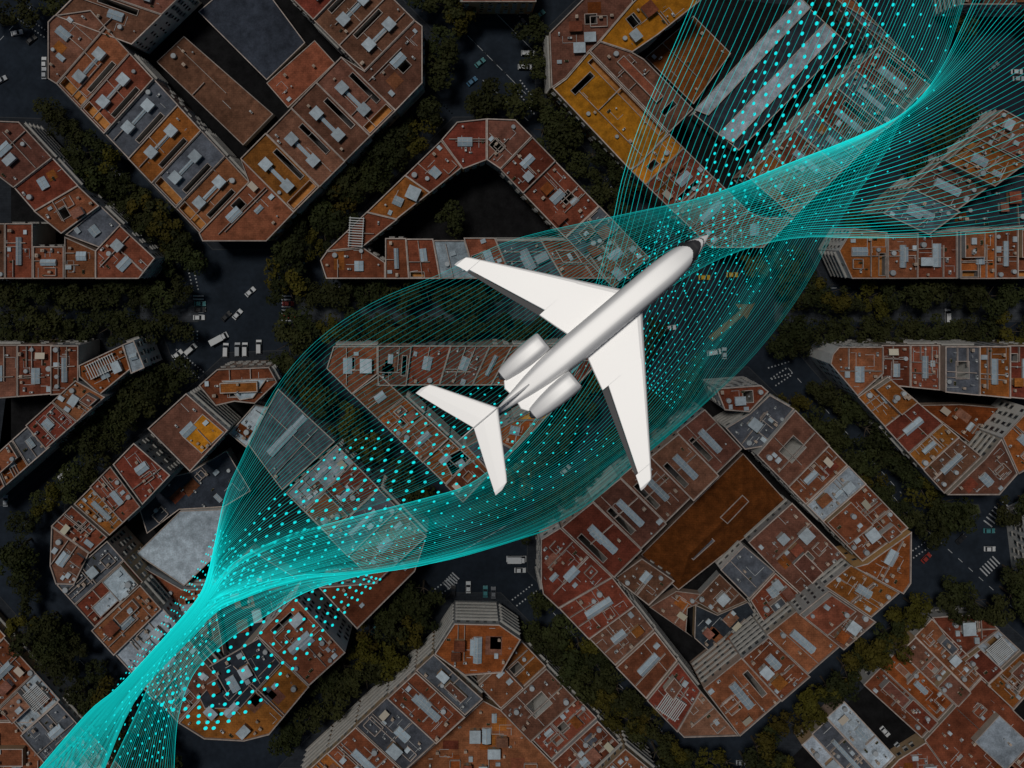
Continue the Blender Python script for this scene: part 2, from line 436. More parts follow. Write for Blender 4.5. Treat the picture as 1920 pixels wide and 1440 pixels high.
            if fch == "X":
                if not low and idx % 2 == 0 and sp["quad"] and sp["block"] in DENSE and Wd > 6 and not any(q_[1] > 3 for q_ in taken) and not stepped:
                    t0_ = rr.uniform(.4, .6); s1 = rr.choice((.96, .96, .6)); lo = ccw([Lf(.04, t0_), Lf(s1, t0_), Lf(s1, .965), Lf(.04, .965)])     # the back of the house stands a storey higher
                    if all(inside(p, inner) for p in lo) and not any(inside(p, hl) for hl in holes for p in lo) and not any(inside(q_, lo) for q_, r_ in taken):
                        stepped.append(1); hh = 2.9; b = MB(); b.prism(lo, h, h + hh + .5, top=False); us = b.build("upper_storey", wallm, root, off)
                        li = inset(lo, .26); b = MB(); b.flat([li], h + hh); b.build("roof", MATS["roof_" + rr.choice("ttobrpgw")], us, off)
                        b = MB(); b.ring(lo, li, h + hh + .5)
                        for i in range(4): j = (i + 1) % 4; b.face(((li[j].x, li[j].y, h + hh), (li[i].x, li[i].y, h + hh), (li[i].x, li[i].y, h + hh + .5), (li[j].x, li[j].y, h + hh + .5)))
                        b.build("parapet", COPE, us, off)
                        for _ in range(6):
                            q_ = Lf(rr.uniform(.1, s1 - .05), rr.uniform(t0_ + .06, .92)); kd = rr.choice(("air_conditioner", "chimney", "water_tank", "roof_hatch", "planter", "vent_pipe"))
                            link(kd, UNIT[kd], us, (q_.x - cx, q_.y - cy, h + hh), ang, (rr.uniform(.9, 1.5),) * 3)
                        for s_ in (.15, .5, .85):
                            for t_ in (t0_ + .08, .75, .92): taken.append((Lf(s_ * s1, t_), max(Wd * .2, 1.5)))
                if not low and Wd > 7 and Dp > 9 and rr.random() < .75:          # set-back upper storey
                    s0, t0_ = rr.uniform(.05, .45), rr.uniform(.06, .5); s1, t1_ = s0 + rr.uniform(.3, .5), t0_ + rr.uniform(.22, .42)
                    lo = ccw([Lf(s0, t0_), Lf(s1, t0_), Lf(s1, t1_), Lf(s0, t1_)]); c = Lf((s0 + s1) / 2, (t0_ + t1_) / 2); rad_ = max((lo[0] - lo[1]).length, (lo[1] - lo[2]).length) * .5
                    if all(inside(p, inner) for p in lo) and all((c - q_).length > rad_ + r_ * .7 for q_, r_ in taken) and not any(inside(p, hl) for hl in holes for p in lo):
                        hh = rr.choice((1.4, 2.7, 2.9)); b = MB(); b.prism(lo, h, h + hh + .5, top=False); us = b.build("upper_storey", wallm, root, off)
                        li = inset(lo, .28); b = MB(); b.flat([li], h + hh); b.build("roof", MATS["roof_" + rr.choice("ttobrpgwk")], us, off)
                        b = MB(); b.ring(lo, li, h + hh + .5)
                        for i in range(4): j = (i + 1) % 4; b.face(((li[j].x, li[j].y, h + hh), (li[i].x, li[i].y, h + hh), (li[i].x, li[i].y, h + hh + .5), (li[j].x, li[j].y, h + hh + .5)))
                        b.build("parapet", COPE, us, off); taken.append((c, rad_))
                        for _ in range(2):
                            kd = rr.choice(("air_conditioner", "chimney", "vent_pipe", "roof_hatch")); q_ = c + wvec * rr.uniform(-.25, .25) * rad_ + dvec * rr.uniform(-.4, .4) * rad_
                            link(kd, UNIT[kd], us, (q_.x - cx, q_.y - cy, h + hh), ang)
                if not low and rr.random() < .6:                                  # sunk terrace
                    s0, t0_ = rr.uniform(.06, .6), rr.uniform(.06, .7); s1, t1_ = s0 + rr.uniform(.2, .34), t0_ + rr.uniform(.12, .24)
                    lo = [Lf(s0, t0_), Lf(s1, t0_), Lf(s1, t1_), Lf(s0, t1_)]; c = Lf((s0 + s1) / 2, (t0_ + t1_) / 2); rad_ = max((lo[0] - lo[1]).length, (lo[1] - lo[2]).length) * .55
                    if all((c - q_).length > rad_ + r_ for q_, r_ in taken):
                        if add_hole(lo, rr.choice((2.4, 3.0, 6.0)), MATS["roof_" + rr.choice("totpkd")], rr.choice((W_WHITE, WELL, W_OCHRE)), "roof_terrace"): taken.append((c, rad_))
                for _ in range(rr.randint(2, 4)):
                    lw, ld = rr.uniform(2.4, 4.2), rr.uniform(2.4, 4.6)
                    c = Lf(rr.uniform(.2, .8), rr.uniform(.2, .8))
                    if free(c, max(lw, ld) * .55): hut(c, lw, ld, rr.uniform(2.2, 3.0), HUTTOP if rr.random() < .45 else MATS["roof_" + rr.choice("ttop")], HUT if rr.random() < .7 else HUT2); taken.append((c, max(lw, ld) * .6))
                for _ in range(4):
                    lw, ld = rr.uniform(3, 6), rr.uniform(3, 7); c = Lf(rr.uniform(.25, .75), rr.uniform(.2, .8)); lo = rect(c, lw, ld)
                    if all(inside(p, inner) for p in lo) and free(c, max(lw, ld) * .45):
                        b = MB(); b.prism(ccw(lo), h + .004, h + .12); b.build("terrace_floor", MATS["roof_" + rr.choice("totrbgpko")], root, off)
                if rr.random() < .5:
                    c = Lf(rr.uniform(.3, .7), rr.uniform(.15, .85))
                    if free(c, 2.0): skylight(c, 1.8, 3.2, .6, .4); taken.append((c, 2.2))
                if rr.random() < .4:
                    c = Lf(rr.uniform(.25, .75), rr.uniform(.12, .3))
                    if free(c, 2.0):
                        b = MB(); lo = rect(c, 3.4, 2.2); b.face([(*lo[0], h + 2.1), (*lo[1], h + 2.5), (*lo[2], h + 2.5), (*lo[3], h + 2.1)]); b.face([(*lo[3], h + 2.04), (*lo[2], h + 2.44), (*lo[1], h + 2.44), (*lo[0], h + 2.04)])
                        for p in lo: b.tube([(*p, h), (*p, h + 2.1)], .05, 4)
                        b.build("awning", AWN, root, off); taken.append((c, 2.2))
            for _ in range(2 if fch == "X" else 0):                     # walled roof terraces
                lw, ld = rr.uniform(2.5, 5), rr.uniform(2.5, 6); c = Lf(rr.uniform(.2, .8), rr.uniform(.15, .85)); lo = rect(c, lw, ld)
                if all(inside(p, inner) for p in lo) and free(c, max(lw, ld) * .4):
                    for i in range(3 + rr.randint(0, 1)): divider(lo[i], lo[(i + 1) % 4])
            for _ in range(3 if fch == "X" else 1):                     # pipes and cables laid across the roof
                p = Lf(rr.uniform(.08, .92), rr.uniform(.08, .92)); pts = [p]
                for k in range(rr.randint(1, 3)): p = p + (dvec if k % 2 else wvec) * rr.choice((-1, 1)) * rr.uniform(1.5, 5); pts.append(p)
                if all(inside(p, inner) and not any(inside(p, hl) for hl in holes) for p in pts):
                    b = MB(); b.tube([(p.x, p.y, h + .18) for p in pts], .09, 5); b.build("pipe_run", ACM, root, off)
            s_ = rr.uniform(.25, .75)
            if Wd > 9 and rr.random() < .8: divider(Lf(s_, .03), Lf(s_, rr.uniform(.3, .97)))
            if Dp > 12 and rr.random() < .7: t_ = rr.uniform(.3, .7); divider(Lf(.04, t_), Lf(rr.uniform(.5, .97), t_))
            for _ in range(15 if fch == "X" else 6):
                kind = rr.choice(("air_conditioner", "air_conditioner", "chimney", "chimney", "water_tank", "vent_pipe", "roof_hatch", "planter", "aerial"))
                c = Lf(rr.uniform(.06, .94), rr.uniform(.05, .95))
                if free(c, 1.0):
                    link(kind, UNIT[kind], root, (c.x - cx, c.y - cy, h), ang + rr.choice((0, math.pi / 2)), (rr.uniform(.9, 1.35),) * 3); taken.append((c, 1.0))
    # shell
    b = MB(); b.prism(base, zb, h + par, top=False); b.build("wall", wallm, root, off)
    b = MB()
    if "R" in sp["feats"]:                                              # hipped roof: ridge along the longer side
        q = [Vector(p) for p in inner]
        if (q[0] - q[1]).length < (q[1] - q[2]).length: q = q[1:] + q[:1]
        half = (q[1] - q[2]).length * .5; dd = (q[1] - q[0]).normalized(); m0, m1 = (q[0] + q[3]) / 2 + dd * half, (q[1] + q[2]) / 2 - dd * half
        z1 = h + 4.4
        b.face([(*q[0], h), (*q[1], h), (*m1, z1), (*m0, z1)]); b.face([(*q[2], h), (*q[3], h), (*m0, z1), (*m1, z1)])
        b.face([(*q[1], h), (*q[2], h), (*m1, z1)]); b.face([(*q[3], h), (*q[0], h), (*m0, z1)])
    else: b.flat([inner] + holes, h)
    b.build("roof", MATS["roof_" + sp["col"]], root, off)
    b = MB(); ob = inset(base, -.10); b.ring(ob, inner, h + par); n = len(base)
    for i in range(n):
        j = (i + 1) % n
        b.face(((inner[j].x, inner[j].y, h), (inner[i].x, inner[i].y, h), (inner[i].x, inner[i].y, h + par), (inner[j].x, inner[j].y, h + par)))
        b.face(((ob[i].x, ob[i].y, h + par - .25), (ob[j].x, ob[j].y, h + par - .25), (ob[j].x, ob[j].y, h + par), (ob[i].x, ob[i].y, h + par)))
    b.ring([ob[i] for i in range(n)][::-1], base[::-1], h + par - .25)
    b.build("parapet", COPE, root, off)
    # street and courtyard fronts that look towards the flight path
    if low: return root
    win, frm, bal = MB(), MB(), MB()
    for i in range(len(base)):
        a, c = Vector(base[i]), Vector(base[(i + 1) % len(base)]); d = c - a; ln = d.length
        if ln < 3.5: continue
        d /= ln; nrm = Vector((d.y, -d.x)); mid = (a + c) / 2
        if nrm.dot(mid) > 4: continue
        if any(k != idx and POLYS[k][1] > h - 5 and inside(mid + nrm * 1.2, POLYS[k][0]) for k in range(len(POLYS))): continue
        floors = int((h - 4.2) / 3.3); nw = max(1, int(ln / 2.9)); e_ang = math.atan2(d.y, d.x)
        style = 1 if sp["block"] == "B11" else rr.choice((0, 0, 1, 1, 2)); ww = rr.uniform(.42, .7); wt = rr.uniform(1.9, 2.6)
        if frm is not None:
            for fl in range(floors):
                z = 4.2 + fl * (h - 4.2) / floors
                if style == 1:                                          # gallery: one long slab and railing per floor
                    bc = mid + nrm * .5; bal.box((bc.x, bc.y, z + .05), ln - .6, .95, .14, e_ang)
                    q0, q1 = a + d * .3 + nrm * .97, c - d * .3 + nrm * .97
                    for zz in (.4, .7, 1.05): bal.tube([(*q0, z + zz), (*q1, z + zz)], .035, 4, cap=False)
                for w_ in range(nw):
                    if rr.random() < (.3 if style == 2 else .08): continue
                    p = a + d * (ln * (w_ + .5) / nw + rr.uniform(-.25, .25)) + nrm * .045
                    x0_, x1_ = p - d * ww, p + d * ww
                    win.face([(*x0_, z + .3), (*x1_, z + .3), (*x1_, z + wt), (*x0_, z + wt)])
                    for sg in ((-1, 1) if rr.random() < .6 else ()):
                        q0 = p + d * (sg * ww) + nrm * .02; q1 = p + d * (sg * (ww + .38)) + nrm * .02
                        pts = [(*q0, z + .3), (*q1, z + .3), (*q1, z + wt), (*q0, z + wt)]
                        frm.face(pts if sg > 0 else pts[::-1])
                    if style == 0 and rr.random() < .65:
                        bc = p + nrm * .3; bal.box((bc.x, bc.y, z + .05), 1.7, .55, .12, e_ang)
                        q0, q1 = p - d * .85 + nrm * .55, p + d * .85 + nrm * .55
                        for zz in (.55, 1.05): bal.tube([(*q0, z + zz), (*q1, z + zz)], .035, 4, cap=False)
    for b, nm, mt in ((win, "window", WINDOW), (frm, "shutter", SHUT), (bal, "balcony", BALC)):
        if b.f:
            o = b.build(nm, mt, root, off); o["kind"] = "stuff"
    return root
# ------------------------------------------------------------------ the city: blocks traced as house plots, corner houses and courtyard halls
BLOCK.update(B1="upper-left courtyard block", B2="left block above avenue", B3="wedge block at left edge", B4="grey-hall block",
             B5="triangle by the wing", B6="yellow top-right block", B7="right block above avenue", B8="white-tipped block",
             B9="triangle under the tail", B10="rust-courtyard block", B11="bottom-centre block", B12="bottom-left corner block", B13="bottom-right corner block")
H = 22.0
# B1 upper left
row("B1", "lower-left", "left", (108, 158), (374, 437), (200, 52), (467, 341), H,
    [("t", 1, "FDWx"), ("t", 1, "FDWx"), ("g", 1, "DWx"), ("o", 1, "DWx"), ("g", 1, "FDWx"), ("t", 1, "FDWx")])
row("B1", "lower-right", "left", (552, 398), (742, 208), (452, 298), (640, 107), H,
    [("o", 1, "FDWx"), ("b", 1, "DWx"), ("b", 1, "DWx"), ("b", 1, "FDWx")])
row("B1", "upper-right", "right", (778, 39), (632, -107), (684, 134), (540, -10), H, [("b", 1, "DWx"), ("b", 1, "DWx"), ("r", 1, "DWx")])
row("B1", "upper-left", "left", (104, 30), (200, -66), (248, 84), (352, -18), H, [("b", 1.2, "WSx", 0, W_WHITE), ("b", 1, "Dx", .4, W_WHITE)])
piece("B1", [(92, 42), (104, 30), (172, 20), (200, 52), (108, 158), (92, 148)], H, "b", "SXx", "brown roofed corner house at left chamfer of upper-left courtyard block", .4)
piece("B1", [(374, 437), (467, 341), (452, 298), (552, 398), (500, 452), (381, 452)], H, "t", "SwXx", "terracotta roofed corner house at bottom chamfer of upper-left courtyard block", .2)
piece("B1", [(742, 208), (640, 107), (684, 134), (778, 39), (792, 50), (792, 156)], H, "b", "wSXx", "brown roofed corner house at right chamfer of upper-left courtyard block", .3)
piece("B1", [(294, 116), (345, 68), (512, 214), (456, 272)], 6, "b", "x", "brown low hall roof along inner side of upper-left courtyard", 0, None, True, "courtyard_hall")
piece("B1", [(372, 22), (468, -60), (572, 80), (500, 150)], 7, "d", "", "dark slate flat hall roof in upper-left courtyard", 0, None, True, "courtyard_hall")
piece("B1", [(500, 156), (590, 76), (628, 118), (540, 202)], 6.5, "t", "x", "small terracotta low roof beside dark slate hall in upper-left courtyard", 0, None, True, "courtyard_hall")
# B2 left edge, above the avenue
piece("B2", [(-40, 226), (38, 229), (100, 296), (28, 352), (-40, 300)], H, "b", "FSX", "brown roofed house at rounded top of left-edge block above the avenue", .6)
piece("B2", [(100, 296), (148, 348), (66, 396), (28, 352)], H, "r", "FSX", "red tiled house with pale skylight near top of left-edge block above avenue", 0)
piece("B2", [(148, 348), (188, 386), (117, 438), (66, 396)], H, "t", "wXx", "terracotta roofed house beside the thick pale wall in left-edge block", .5)
piece("B2", [(188, 386), (226, 422), (186, 464), (122, 440)], H, "g", "Sx", "grey roofed house in left-edge block above the avenue", -1.2)
piece("B2", [(226, 422), (292, 484), (262, 522), (181, 522), (181, 470)], H, "t", "SXx", "terracotta roofed wedge house at right tip of left-edge block above avenue", .5)
row("B2", "avenue", "left", (-40, 522), (63, 522), (-40, 419), (63, 419), H, [("b", 1, "SX"), ("r", 1, "LXx")])
piece("B2", [(64, 462), (121, 462), (121, 522), (64, 522)], H, "t", "LX", "terracotta roofed house behind dark well on avenue side of left-edge block", .2)
piece("B2", [(122, 444), (180, 470), (180, 522), (122, 522)], H, "t", "SXx", "terracotta roofed house next to wedge tip of left-edge block above avenue", -.3)
# B3 left edge wedge below the avenue
row("B3", "avenue", "left", (-40, 647), (150, 647), (-40, 750), (150, 735), H, [("b", .9, "Sx"), ("t", .85, "SXX"), ("r", .65, "LXx")])
piece("B3", [(151, 684), (232, 646), (248, 690), (190, 738), (152, 705)], H, "o", "SXP", "orange roofed house with spiky parapet at tip of left-edge wedge block", 1)
piece("B3", [(233, 645), (254, 637), (274, 688), (249, 699)], H, "w", "L", "pale striped end house at very tip of left-edge wedge block below avenue", 1.4, W_WHITE)
row("B3", "lower-right", "right", (202, 742), (-45, 958), (147, 711), (-60, 898), H, [("t", 1, "XX"), ("r", 1.1, "SXX"), ("g", .8, "SXX"), ("o", .8, "XXS"), ("t", 1, "X")])
# B4 lower left block
piece("B4", [(213, 870), (252, 830), (320, 890), (268, 945)], 26, "r", "SXX", "tall red tiled house with blank dark flank on upper-left side of grey-hall block", 0, WALLS[3])
piece("B4", [(278, 803), (350, 737), (428, 806), (357, 883)], 25, "b", "Sx", "brown roofed house with yellow terrace and white flank wall on upper-left side of grey-hall block", 0, W_WHITE)
piece("B4", [(380, 776), (420, 810), (378, 850), (342, 818)], 25.5, "y", "x", "yellow ochre terrace on brown roofed house of grey-hall block", 0, W_WHITE, True, "roof_deck")
piece("B4", [(374, 722), (408, 692), (505, 688), (520, 716), (478, 756), (440, 752), (405, 760)], H, "r", "XXw", "red house with pale polygonal roof at top chamfer of grey-hall block", 0)
piece("B4", [(416, 714), (500, 710), (474, 746), (450, 750)], 23.2, "w", "", "pale polygonal roof cap on red corner house of grey-hall block", 0, W_WHITE, True, "roof_cap")
row("B4", "upper-left", "top", (212, 871), (98, 985), (268, 946), (170, 1036), H, [("t", 1, "SXX"), ("o", 1, "LXX"), ("r", 1, "wXXX")])
piece("B4", [(98, 986), (168, 1036), (140, 1095), (106, 1094), (95, 1060)], H, "p", "SXX", "pinkish roofed corner house at left chamfer of grey-hall block", 0)
row("B4", "lower-left", "top", (106, 1098), (335, 1352), (200, 1015), (418, 1262), H, [("g", .8, "XX"), ("r", .9, "XXw"), ("t", 1, "XXS"), ("w", 1, "SXX"), ("r", .8, "SX"), ("b", 1, "XXS")])
piece("B4", [(256, 1038), (338, 958), (420, 955), (396, 1050), (345, 1098)], 9, "w", "MM", "large pale grey flat hall roof inside lower-left block", 0, W_WHITE, True, "courtyard_hall")
piece("B4", [(325, 893), (358, 885), (425, 845), (470, 920), (420, 950), (336, 955), (276, 1000), (262, 955)], 7, "d", "XX", "cluttered dark low roofs above pale hall in lower-left block", 0, None, True, "courtyard_hall")
piece("B4", [(430, 812), (478, 758), (510, 765), (462, 838)], 15, "w", "XX", "white mid-height house between yellow roof and grey slate wing of lower-left block", 0, W_WHITE)
piece("B4", [(522, 728), (628, 827), (530, 918), (466, 832)], 21, "g", "MLx", "long grey slate roofed house on upper-right side of grey-hall block", 0, WALLS[3])
row("B4", "upper-right", "top", (632, 832), (800, 1003), (538, 922), (705, 1090), H, [("w", .7, "SX"), ("r", 1, "SXX"), ("g", .8, "LX"), ("t", 1.1, "SXX")])
piece("B4", [(800, 1004), (778, 1070), (670, 1178), (598, 1100), (706, 1092)], 20, "r", "SXW", "red tiled corner house at right chamfer of grey-hall block", 0)
piece("B4", [(483, 1190), (552, 1118), (648, 1222), (580, 1284)], 27, "t", "LSXW", "tall terracotta house with white flank wall on lower-right side of grey-hall block", 0, W_WHITE)
piece("B4", [(336, 1354), (420, 1262), (482, 1192), (580, 1286), (505, 1376), (458, 1388), (384, 1384)], 24, "o", "SXx", "orange roofed corner house at bottom chamfer of grey-hall block", 0)
piece("B4", [(356, 1270), (486, 1196), (526, 1243), (450, 1328), (384, 1328)], 24.9, "d", "SXx", "dark slate raised roof on bottom corner house of grey-hall block", 0, W_WHITE, True, "roof_deck")
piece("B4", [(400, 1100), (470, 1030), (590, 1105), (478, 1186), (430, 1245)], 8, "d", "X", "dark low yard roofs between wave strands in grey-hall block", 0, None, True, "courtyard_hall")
piece("B4", [(272, 1064), (342, 1104), (398, 1104), (424, 1243), (330, 1150)], 12, "r", "XXS", "red back houses below the pale hall of grey-hall block", 0)
# B5 triangle beside the wing
row("B5", "upper-left", "top", (827, 263), (613, 470), (868, 317), (681, 463), H, [("r", .95, "SX"), ("o", 1, "fSX"), ("r", 1.05, "PX")], .06)
piece("B5", [(613, 471), (681, 464), (722, 492), (722, 522), (612, 522), (601, 488)], H, "r", "FSXx", "red tiled wedge house at left tip of triangular block beside wing", 0)
piece("B5", [(828, 262), (857, 229), (912, 223), (912, 300), (868, 317)], H, "r", "fSXX", "red tiled house left of the top corner of triangular block", .3)
piece("B5", [(913, 223), (966, 225), (997, 256), (938, 317), (913, 300)], H, "b", "FXXw", "brown roofed house right of the top corner of triangular block", .6)
row("B5", "upper-right", "top", (998, 257), (1216, 482), (938, 318), (1150, 540), H, [("r", .8, "SX"), ("r", 1.5, "SXXw"), ("g", .7, "XX"), ("b", 1, "SXX")])
row("B5", "avenue", "left", (723, 522), (1180, 522), (723, 448), (1120, 448), H, [("r", .5, "Lx"), ("r", .66, "fSx"), ("w", .76, "x"), ("t", .76, "SXf"), ("g", 1.1, "LSXX"), ("t", .9, "FXX"), ("g", .5, "XX")], .05)
# B6 yellow block, top right
piece("B6", [(1030, 62), (1100, -8), (1175, -60), (1186, 4), (1123, 78), (1103, 97), (1060, 147), (1034, 165)], 23, "b", "FXwx", "brown roofed corner house at left chamfer of yellow-roofed block", 0, WALLS[2])
piece("B6", [(1124, 78), (1187, 4), (1235, -40), (1312, 2), (1232, 66), (1185, 98)], 24, "y", "wXx", "yellow ochre roofed house on upper-left side of yellow-roofed block", 0, W_OCHRE)
piece("B6", [(1036, 166), (1061, 148), (1104, 98), (1252, 250), (1197, 310), (1180, 318)], 23, "y", "FWxx", "long yellow ochre roofed house on lower-left side of yellow-roofed block", .2, W_OCHRE)
piece("B6", [(1105, 97), (1124, 79), (1184, 99), (1206, 112), (1298, 205), (1253, 249)], 23, "b", "WXx", "brown inner roof beside long yellow roof of yellow-roofed block", .7, WALLS[2])
row("B6", "lower-left", "left", (1182, 320), (1330, 463), (1254, 251), (1400, 395), 23, [("y", .5, "fX"), ("r", 1, "SXXW"), ("r", 1.2, "LXX")])
piece("B6", [(1330, 464), (1401, 396), (1432, 410), (1488, 408), (1430, 464)], 23, "r", "SXXX", "red tiled corner house at bottom chamfer of yellow-roofed block", 0)
row("B6", "lower-right", "left", (1489, 406), (1745, 160), (1400, 330), (1650, 85), 23, [("o", 1, "fXXS"), ("t", 1, "LXX"), ("g", .8, "SX"), ("r", 1, "LWX"), ("g", .8, "LXX"), ("r", 1.1, "LWXX")])
row("B6", "upper-right", "right", (1745, 152), (1600, 0), (1650, 84), (1540, -30), 23, [("b", 1, "SXX"), ("g", 1, "XXS"), ("t", 1, "SX")])
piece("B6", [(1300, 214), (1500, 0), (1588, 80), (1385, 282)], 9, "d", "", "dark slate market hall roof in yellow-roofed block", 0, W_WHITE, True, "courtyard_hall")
piece("B6", [(1302, 206), (1500, -5), (1520, 14), (1328, 216)], 10.2, "w", "", "upper pale grey roof band of market hall in yellow-roofed block", 0, W_WHITE, True, "roof_band")
piece("B6", [(1346, 252), (1545, 44), (1568, 64), (1374, 268)], 10.2, "w", "", "lower pale grey roof band of market hall in yellow-roofed block", 0, W_WHITE, True, "roof_band")
piece("B6", [(1210, 108), (1300, 30), (1370, 100), (1300, 195)], 4, "k", "x", "brown low yard roof inside yellow-roofed block", 0, None, True, "courtyard_hall")
# B7 right edge above the avenue
piece("B7", [(1572, 470), (1598, 428), (1662, 436), (1662, 522), (1596, 522)], 23, "o", "fSXx", "orange roofed house with white rounded front at tip of right-edge block", 0, W_WHITE)
row("B7", "avenue", "left", (1663, 522), (1960, 522), (1663, 440), (1960, 425), H, [("t", .55, "LSX"), ("r", .75, "LXX"), ("o", .65, "fXXS"), ("r", .45, "LX"), ("t", .5, "FXX")])
row("B7", "upper-left", "left", (1650, 400), (1880, 205), (1735, 440), (1980, 260), H, [("g", .9, "LSX"), ("b", 1, "LX"), ("o", .9, "FSXX"), ("t", 1, "XXS")])
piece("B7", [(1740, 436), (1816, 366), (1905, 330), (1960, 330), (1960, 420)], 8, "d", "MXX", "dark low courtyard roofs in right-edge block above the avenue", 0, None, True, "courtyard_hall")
# B8 right edge, white rounded tip
piece("B8", [(1556, 682), (1560, 664), (1572, 650), (1655, 650), (1655, 700), (1607, 742)], 24, "t", "FSXX", "terracotta house with white curved balconies at tip of right-edge block", 0, W_WHITE)
row("B8", "avenue", "left", (1656, 648), (1960, 648), (1656, 722), (1960, 752), 23, [("r", .55, "SXX"), ("t", .55, "LXX"), ("g", .65, "BXX"), ("o", .6, "LXX"), ("r", .7, "LX")])
row("B8", "lower-left", "top", (1608, 744), (1774, 927), (1664, 706), (1845, 858), 23, [("o", 1, "FXXS"), ("r", .9, "Lx"), ("o", .55, "SXX"), ("b", .8, "LX")])
piece("B8", [(1775, 927), (1846, 859), (1876, 822), (1906, 888), (1872, 927)], 22, "b", "SXx", "brown roofed corner house at bottom of white-tipped right-edge block", 0)
piece("B8", [(1878, 820), (1930, 764), (1960, 800), (1960, 860), (1908, 888)], 23, "o", "LXX", "orange roofed house with white grid front at right edge of picture", 0, W_WHITE)
piece("B8", [(1725, 760), (1800, 758), (1880, 765), (1876, 815), (1845, 850)], 6, "k", "XX", "brown low courtyard roofs in white-tipped right-edge block", 0, None, True, "courtyard_hall")
# B9 triangle under the tail
piece("B9", [(613, 690), (626, 649), (708, 649), (708, 700), (660, 738)], H, "t", "SwX", "terracotta wedge house at left tip of triangular block beneath tail", .3)
row("B9", "avenue", "left", (709, 648), (1150, 648), (709, 722), (1080, 722), H, [("b", .6, "WX"), ("r", .7, "SX"), ("b", .7, "SXx"), ("r", .4, "Lx"), ("t", .9, "SXX"), ("r", .9, "SX")])
row("B9", "lower-left", "top", (661, 738), (868, 940), (712, 702), (915, 890), H, [("t", 1, "SX"), ("o", .8, "XX"), ("t", 1, "LXX"), ("o", .9, "SXX"), ("r", .7, "X")])
row("B9", "lower-right", "bottom", (872, 938), (1150, 652), (830, 860), (1080, 724), H, [("t", .8, "SX"), ("g", .7, "LX"), ("o", .9, "SXX"), ("y", .9, "SX"), ("r", 1.2, "SXX")])
# B10 lower right, rust courtyard hall
row("B10", "upper-left", "top", (1322, 768), (1052, 986), (1392, 842), (1150, 1080), 23, [("b", 1, "LWx"), ("b", 1, "LWx"), ("b", 1, "LWX"), ("b", 1, "LWx"), ("r", 1.1, "LSWx")])
piece("B10", [(1342, 728), (1426, 722), (1440, 734), (1404, 772), (1358, 768)], 24, "r", "FXw", "red tiled corner house with white terrace at top chamfer of rust-courtyard block", 0, W_WHITE)
piece("B10", [(1396, 842), (1360, 802), (1405, 775), (1442, 740), (1488, 766), (1432, 836)], 21, "g", "XXS", "grey and white cluttered house below top chamfer of rust-courtyard block", 0, W_WHITE)
row("B10", "upper-right", "top", (1490, 768), (1706, 992), (1418, 852), (1620, 1055), 23, [("b", 1.35, "Bx"), ("t", .8, "SXX"), ("w", .7, "XXS"), ("r", 1, "XXS"), ("r", .7, "XX")])
piece("B10", [(1707, 996), (1706, 1092), (1692, 1112), (1600, 1062), (1625, 1055)], 23, "o", "SXX", "orange roofed corner house at right chamfer of rust-courtyard block", .3, W_OCHRE)
row("B10", "lower-right", "bottom", (1386, 1378), (1690, 1114), (1318, 1288), (1598, 1062), 23, [("t", 1.15, "LWX"), ("r", .8, "SXX"), ("t", .9, "Lx"), ("b", .9, "XXX"), ("o", .8, "SXX")])
row("B10", "lower-left", "top", (1048, 1140), (1268, 1368), (1148, 1082), (1312, 1292), 22, [("r", .9, "LXx"), ("b", .8, "SX"), ("t", .9, "Lx"), ("r", .9, "PXX")])
piece("B10", [(1014, 1090), (1014, 1010), (1050, 988), (1148, 1081), (1047, 1139), (1018, 1112)], 23, "r", "SXXx", "red tiled corner house with curved white front at left chamfer of rust-courtyard block", .3, W_WHITE)
piece("B10", [(1270, 1369), (1313, 1294), (1384, 1378), (1282, 1381)], 22, "p", "SX", "pinkish roofed corner house at bottom chamfer of rust-courtyard block", 0)
piece("B10", [(1393, 850), (1478, 944), (1272, 1106), (1202, 1040)], 8, "k", "R", "large rust coloured hipped hall roof in lower-right courtyard", 0, None, True, "courtyard_hall")
piece("B10", [(1392, 928), (1404, 940), (1364, 982), (1350, 970)], 12.2, "k", "", "small raised rust roof lantern on large rust hall roof", 0, WALLS[2], True, "roof_lantern")
piece("B10", [(1326, 1000), (1340, 1014), (1300, 1050), (1285, 1036)], 11.0, "g", "", "dark grey rectangular skylight deck on large rust hall roof", 0, None, True, "roof_lantern")
piece("B10", [(1484, 942), (1600, 1060), (1500, 1112), (1454, 1070), (1402, 1016)], 13, "b", "XXXw", "brown cluttered back houses between rust hall and right side of rust-courtyard block", 0)
piece("B10", [(1406, 1124), (1453, 1073), (1499, 1114), (1432, 1166)], 12, "r", "XXS", "red cluttered back house below grey roof of rust-courtyard block", 0)
piece("B10", [(1394, 1022), (1452, 1071), (1404, 1122), (1350, 1067)], 14, "g", "x", "grey flat roof with white end wall beside rust hall", 0, W_WHITE)
piece("B10", [(1152, 1083), (1203, 1046), (1264, 1088), (1216, 1134)], 14, "b", "SXx", "brown back house between left chamfer and rust hall of rust-courtyard block", 0)
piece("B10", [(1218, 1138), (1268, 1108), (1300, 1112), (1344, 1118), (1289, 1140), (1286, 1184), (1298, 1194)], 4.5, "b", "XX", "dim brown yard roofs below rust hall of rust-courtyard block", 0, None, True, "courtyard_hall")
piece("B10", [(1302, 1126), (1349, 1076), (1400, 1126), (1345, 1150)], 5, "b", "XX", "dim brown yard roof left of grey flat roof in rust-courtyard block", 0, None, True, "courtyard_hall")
piece("B10", [(1345, 1153), (1402, 1128), (1428, 1168), (1384, 1214), (1330, 1221), (1302, 1196), (1304, 1134)], 4, "d", "XX", "dark yard roof with clutter at bottom of rust courtyard", 0, None, True, "courtyard_hall")
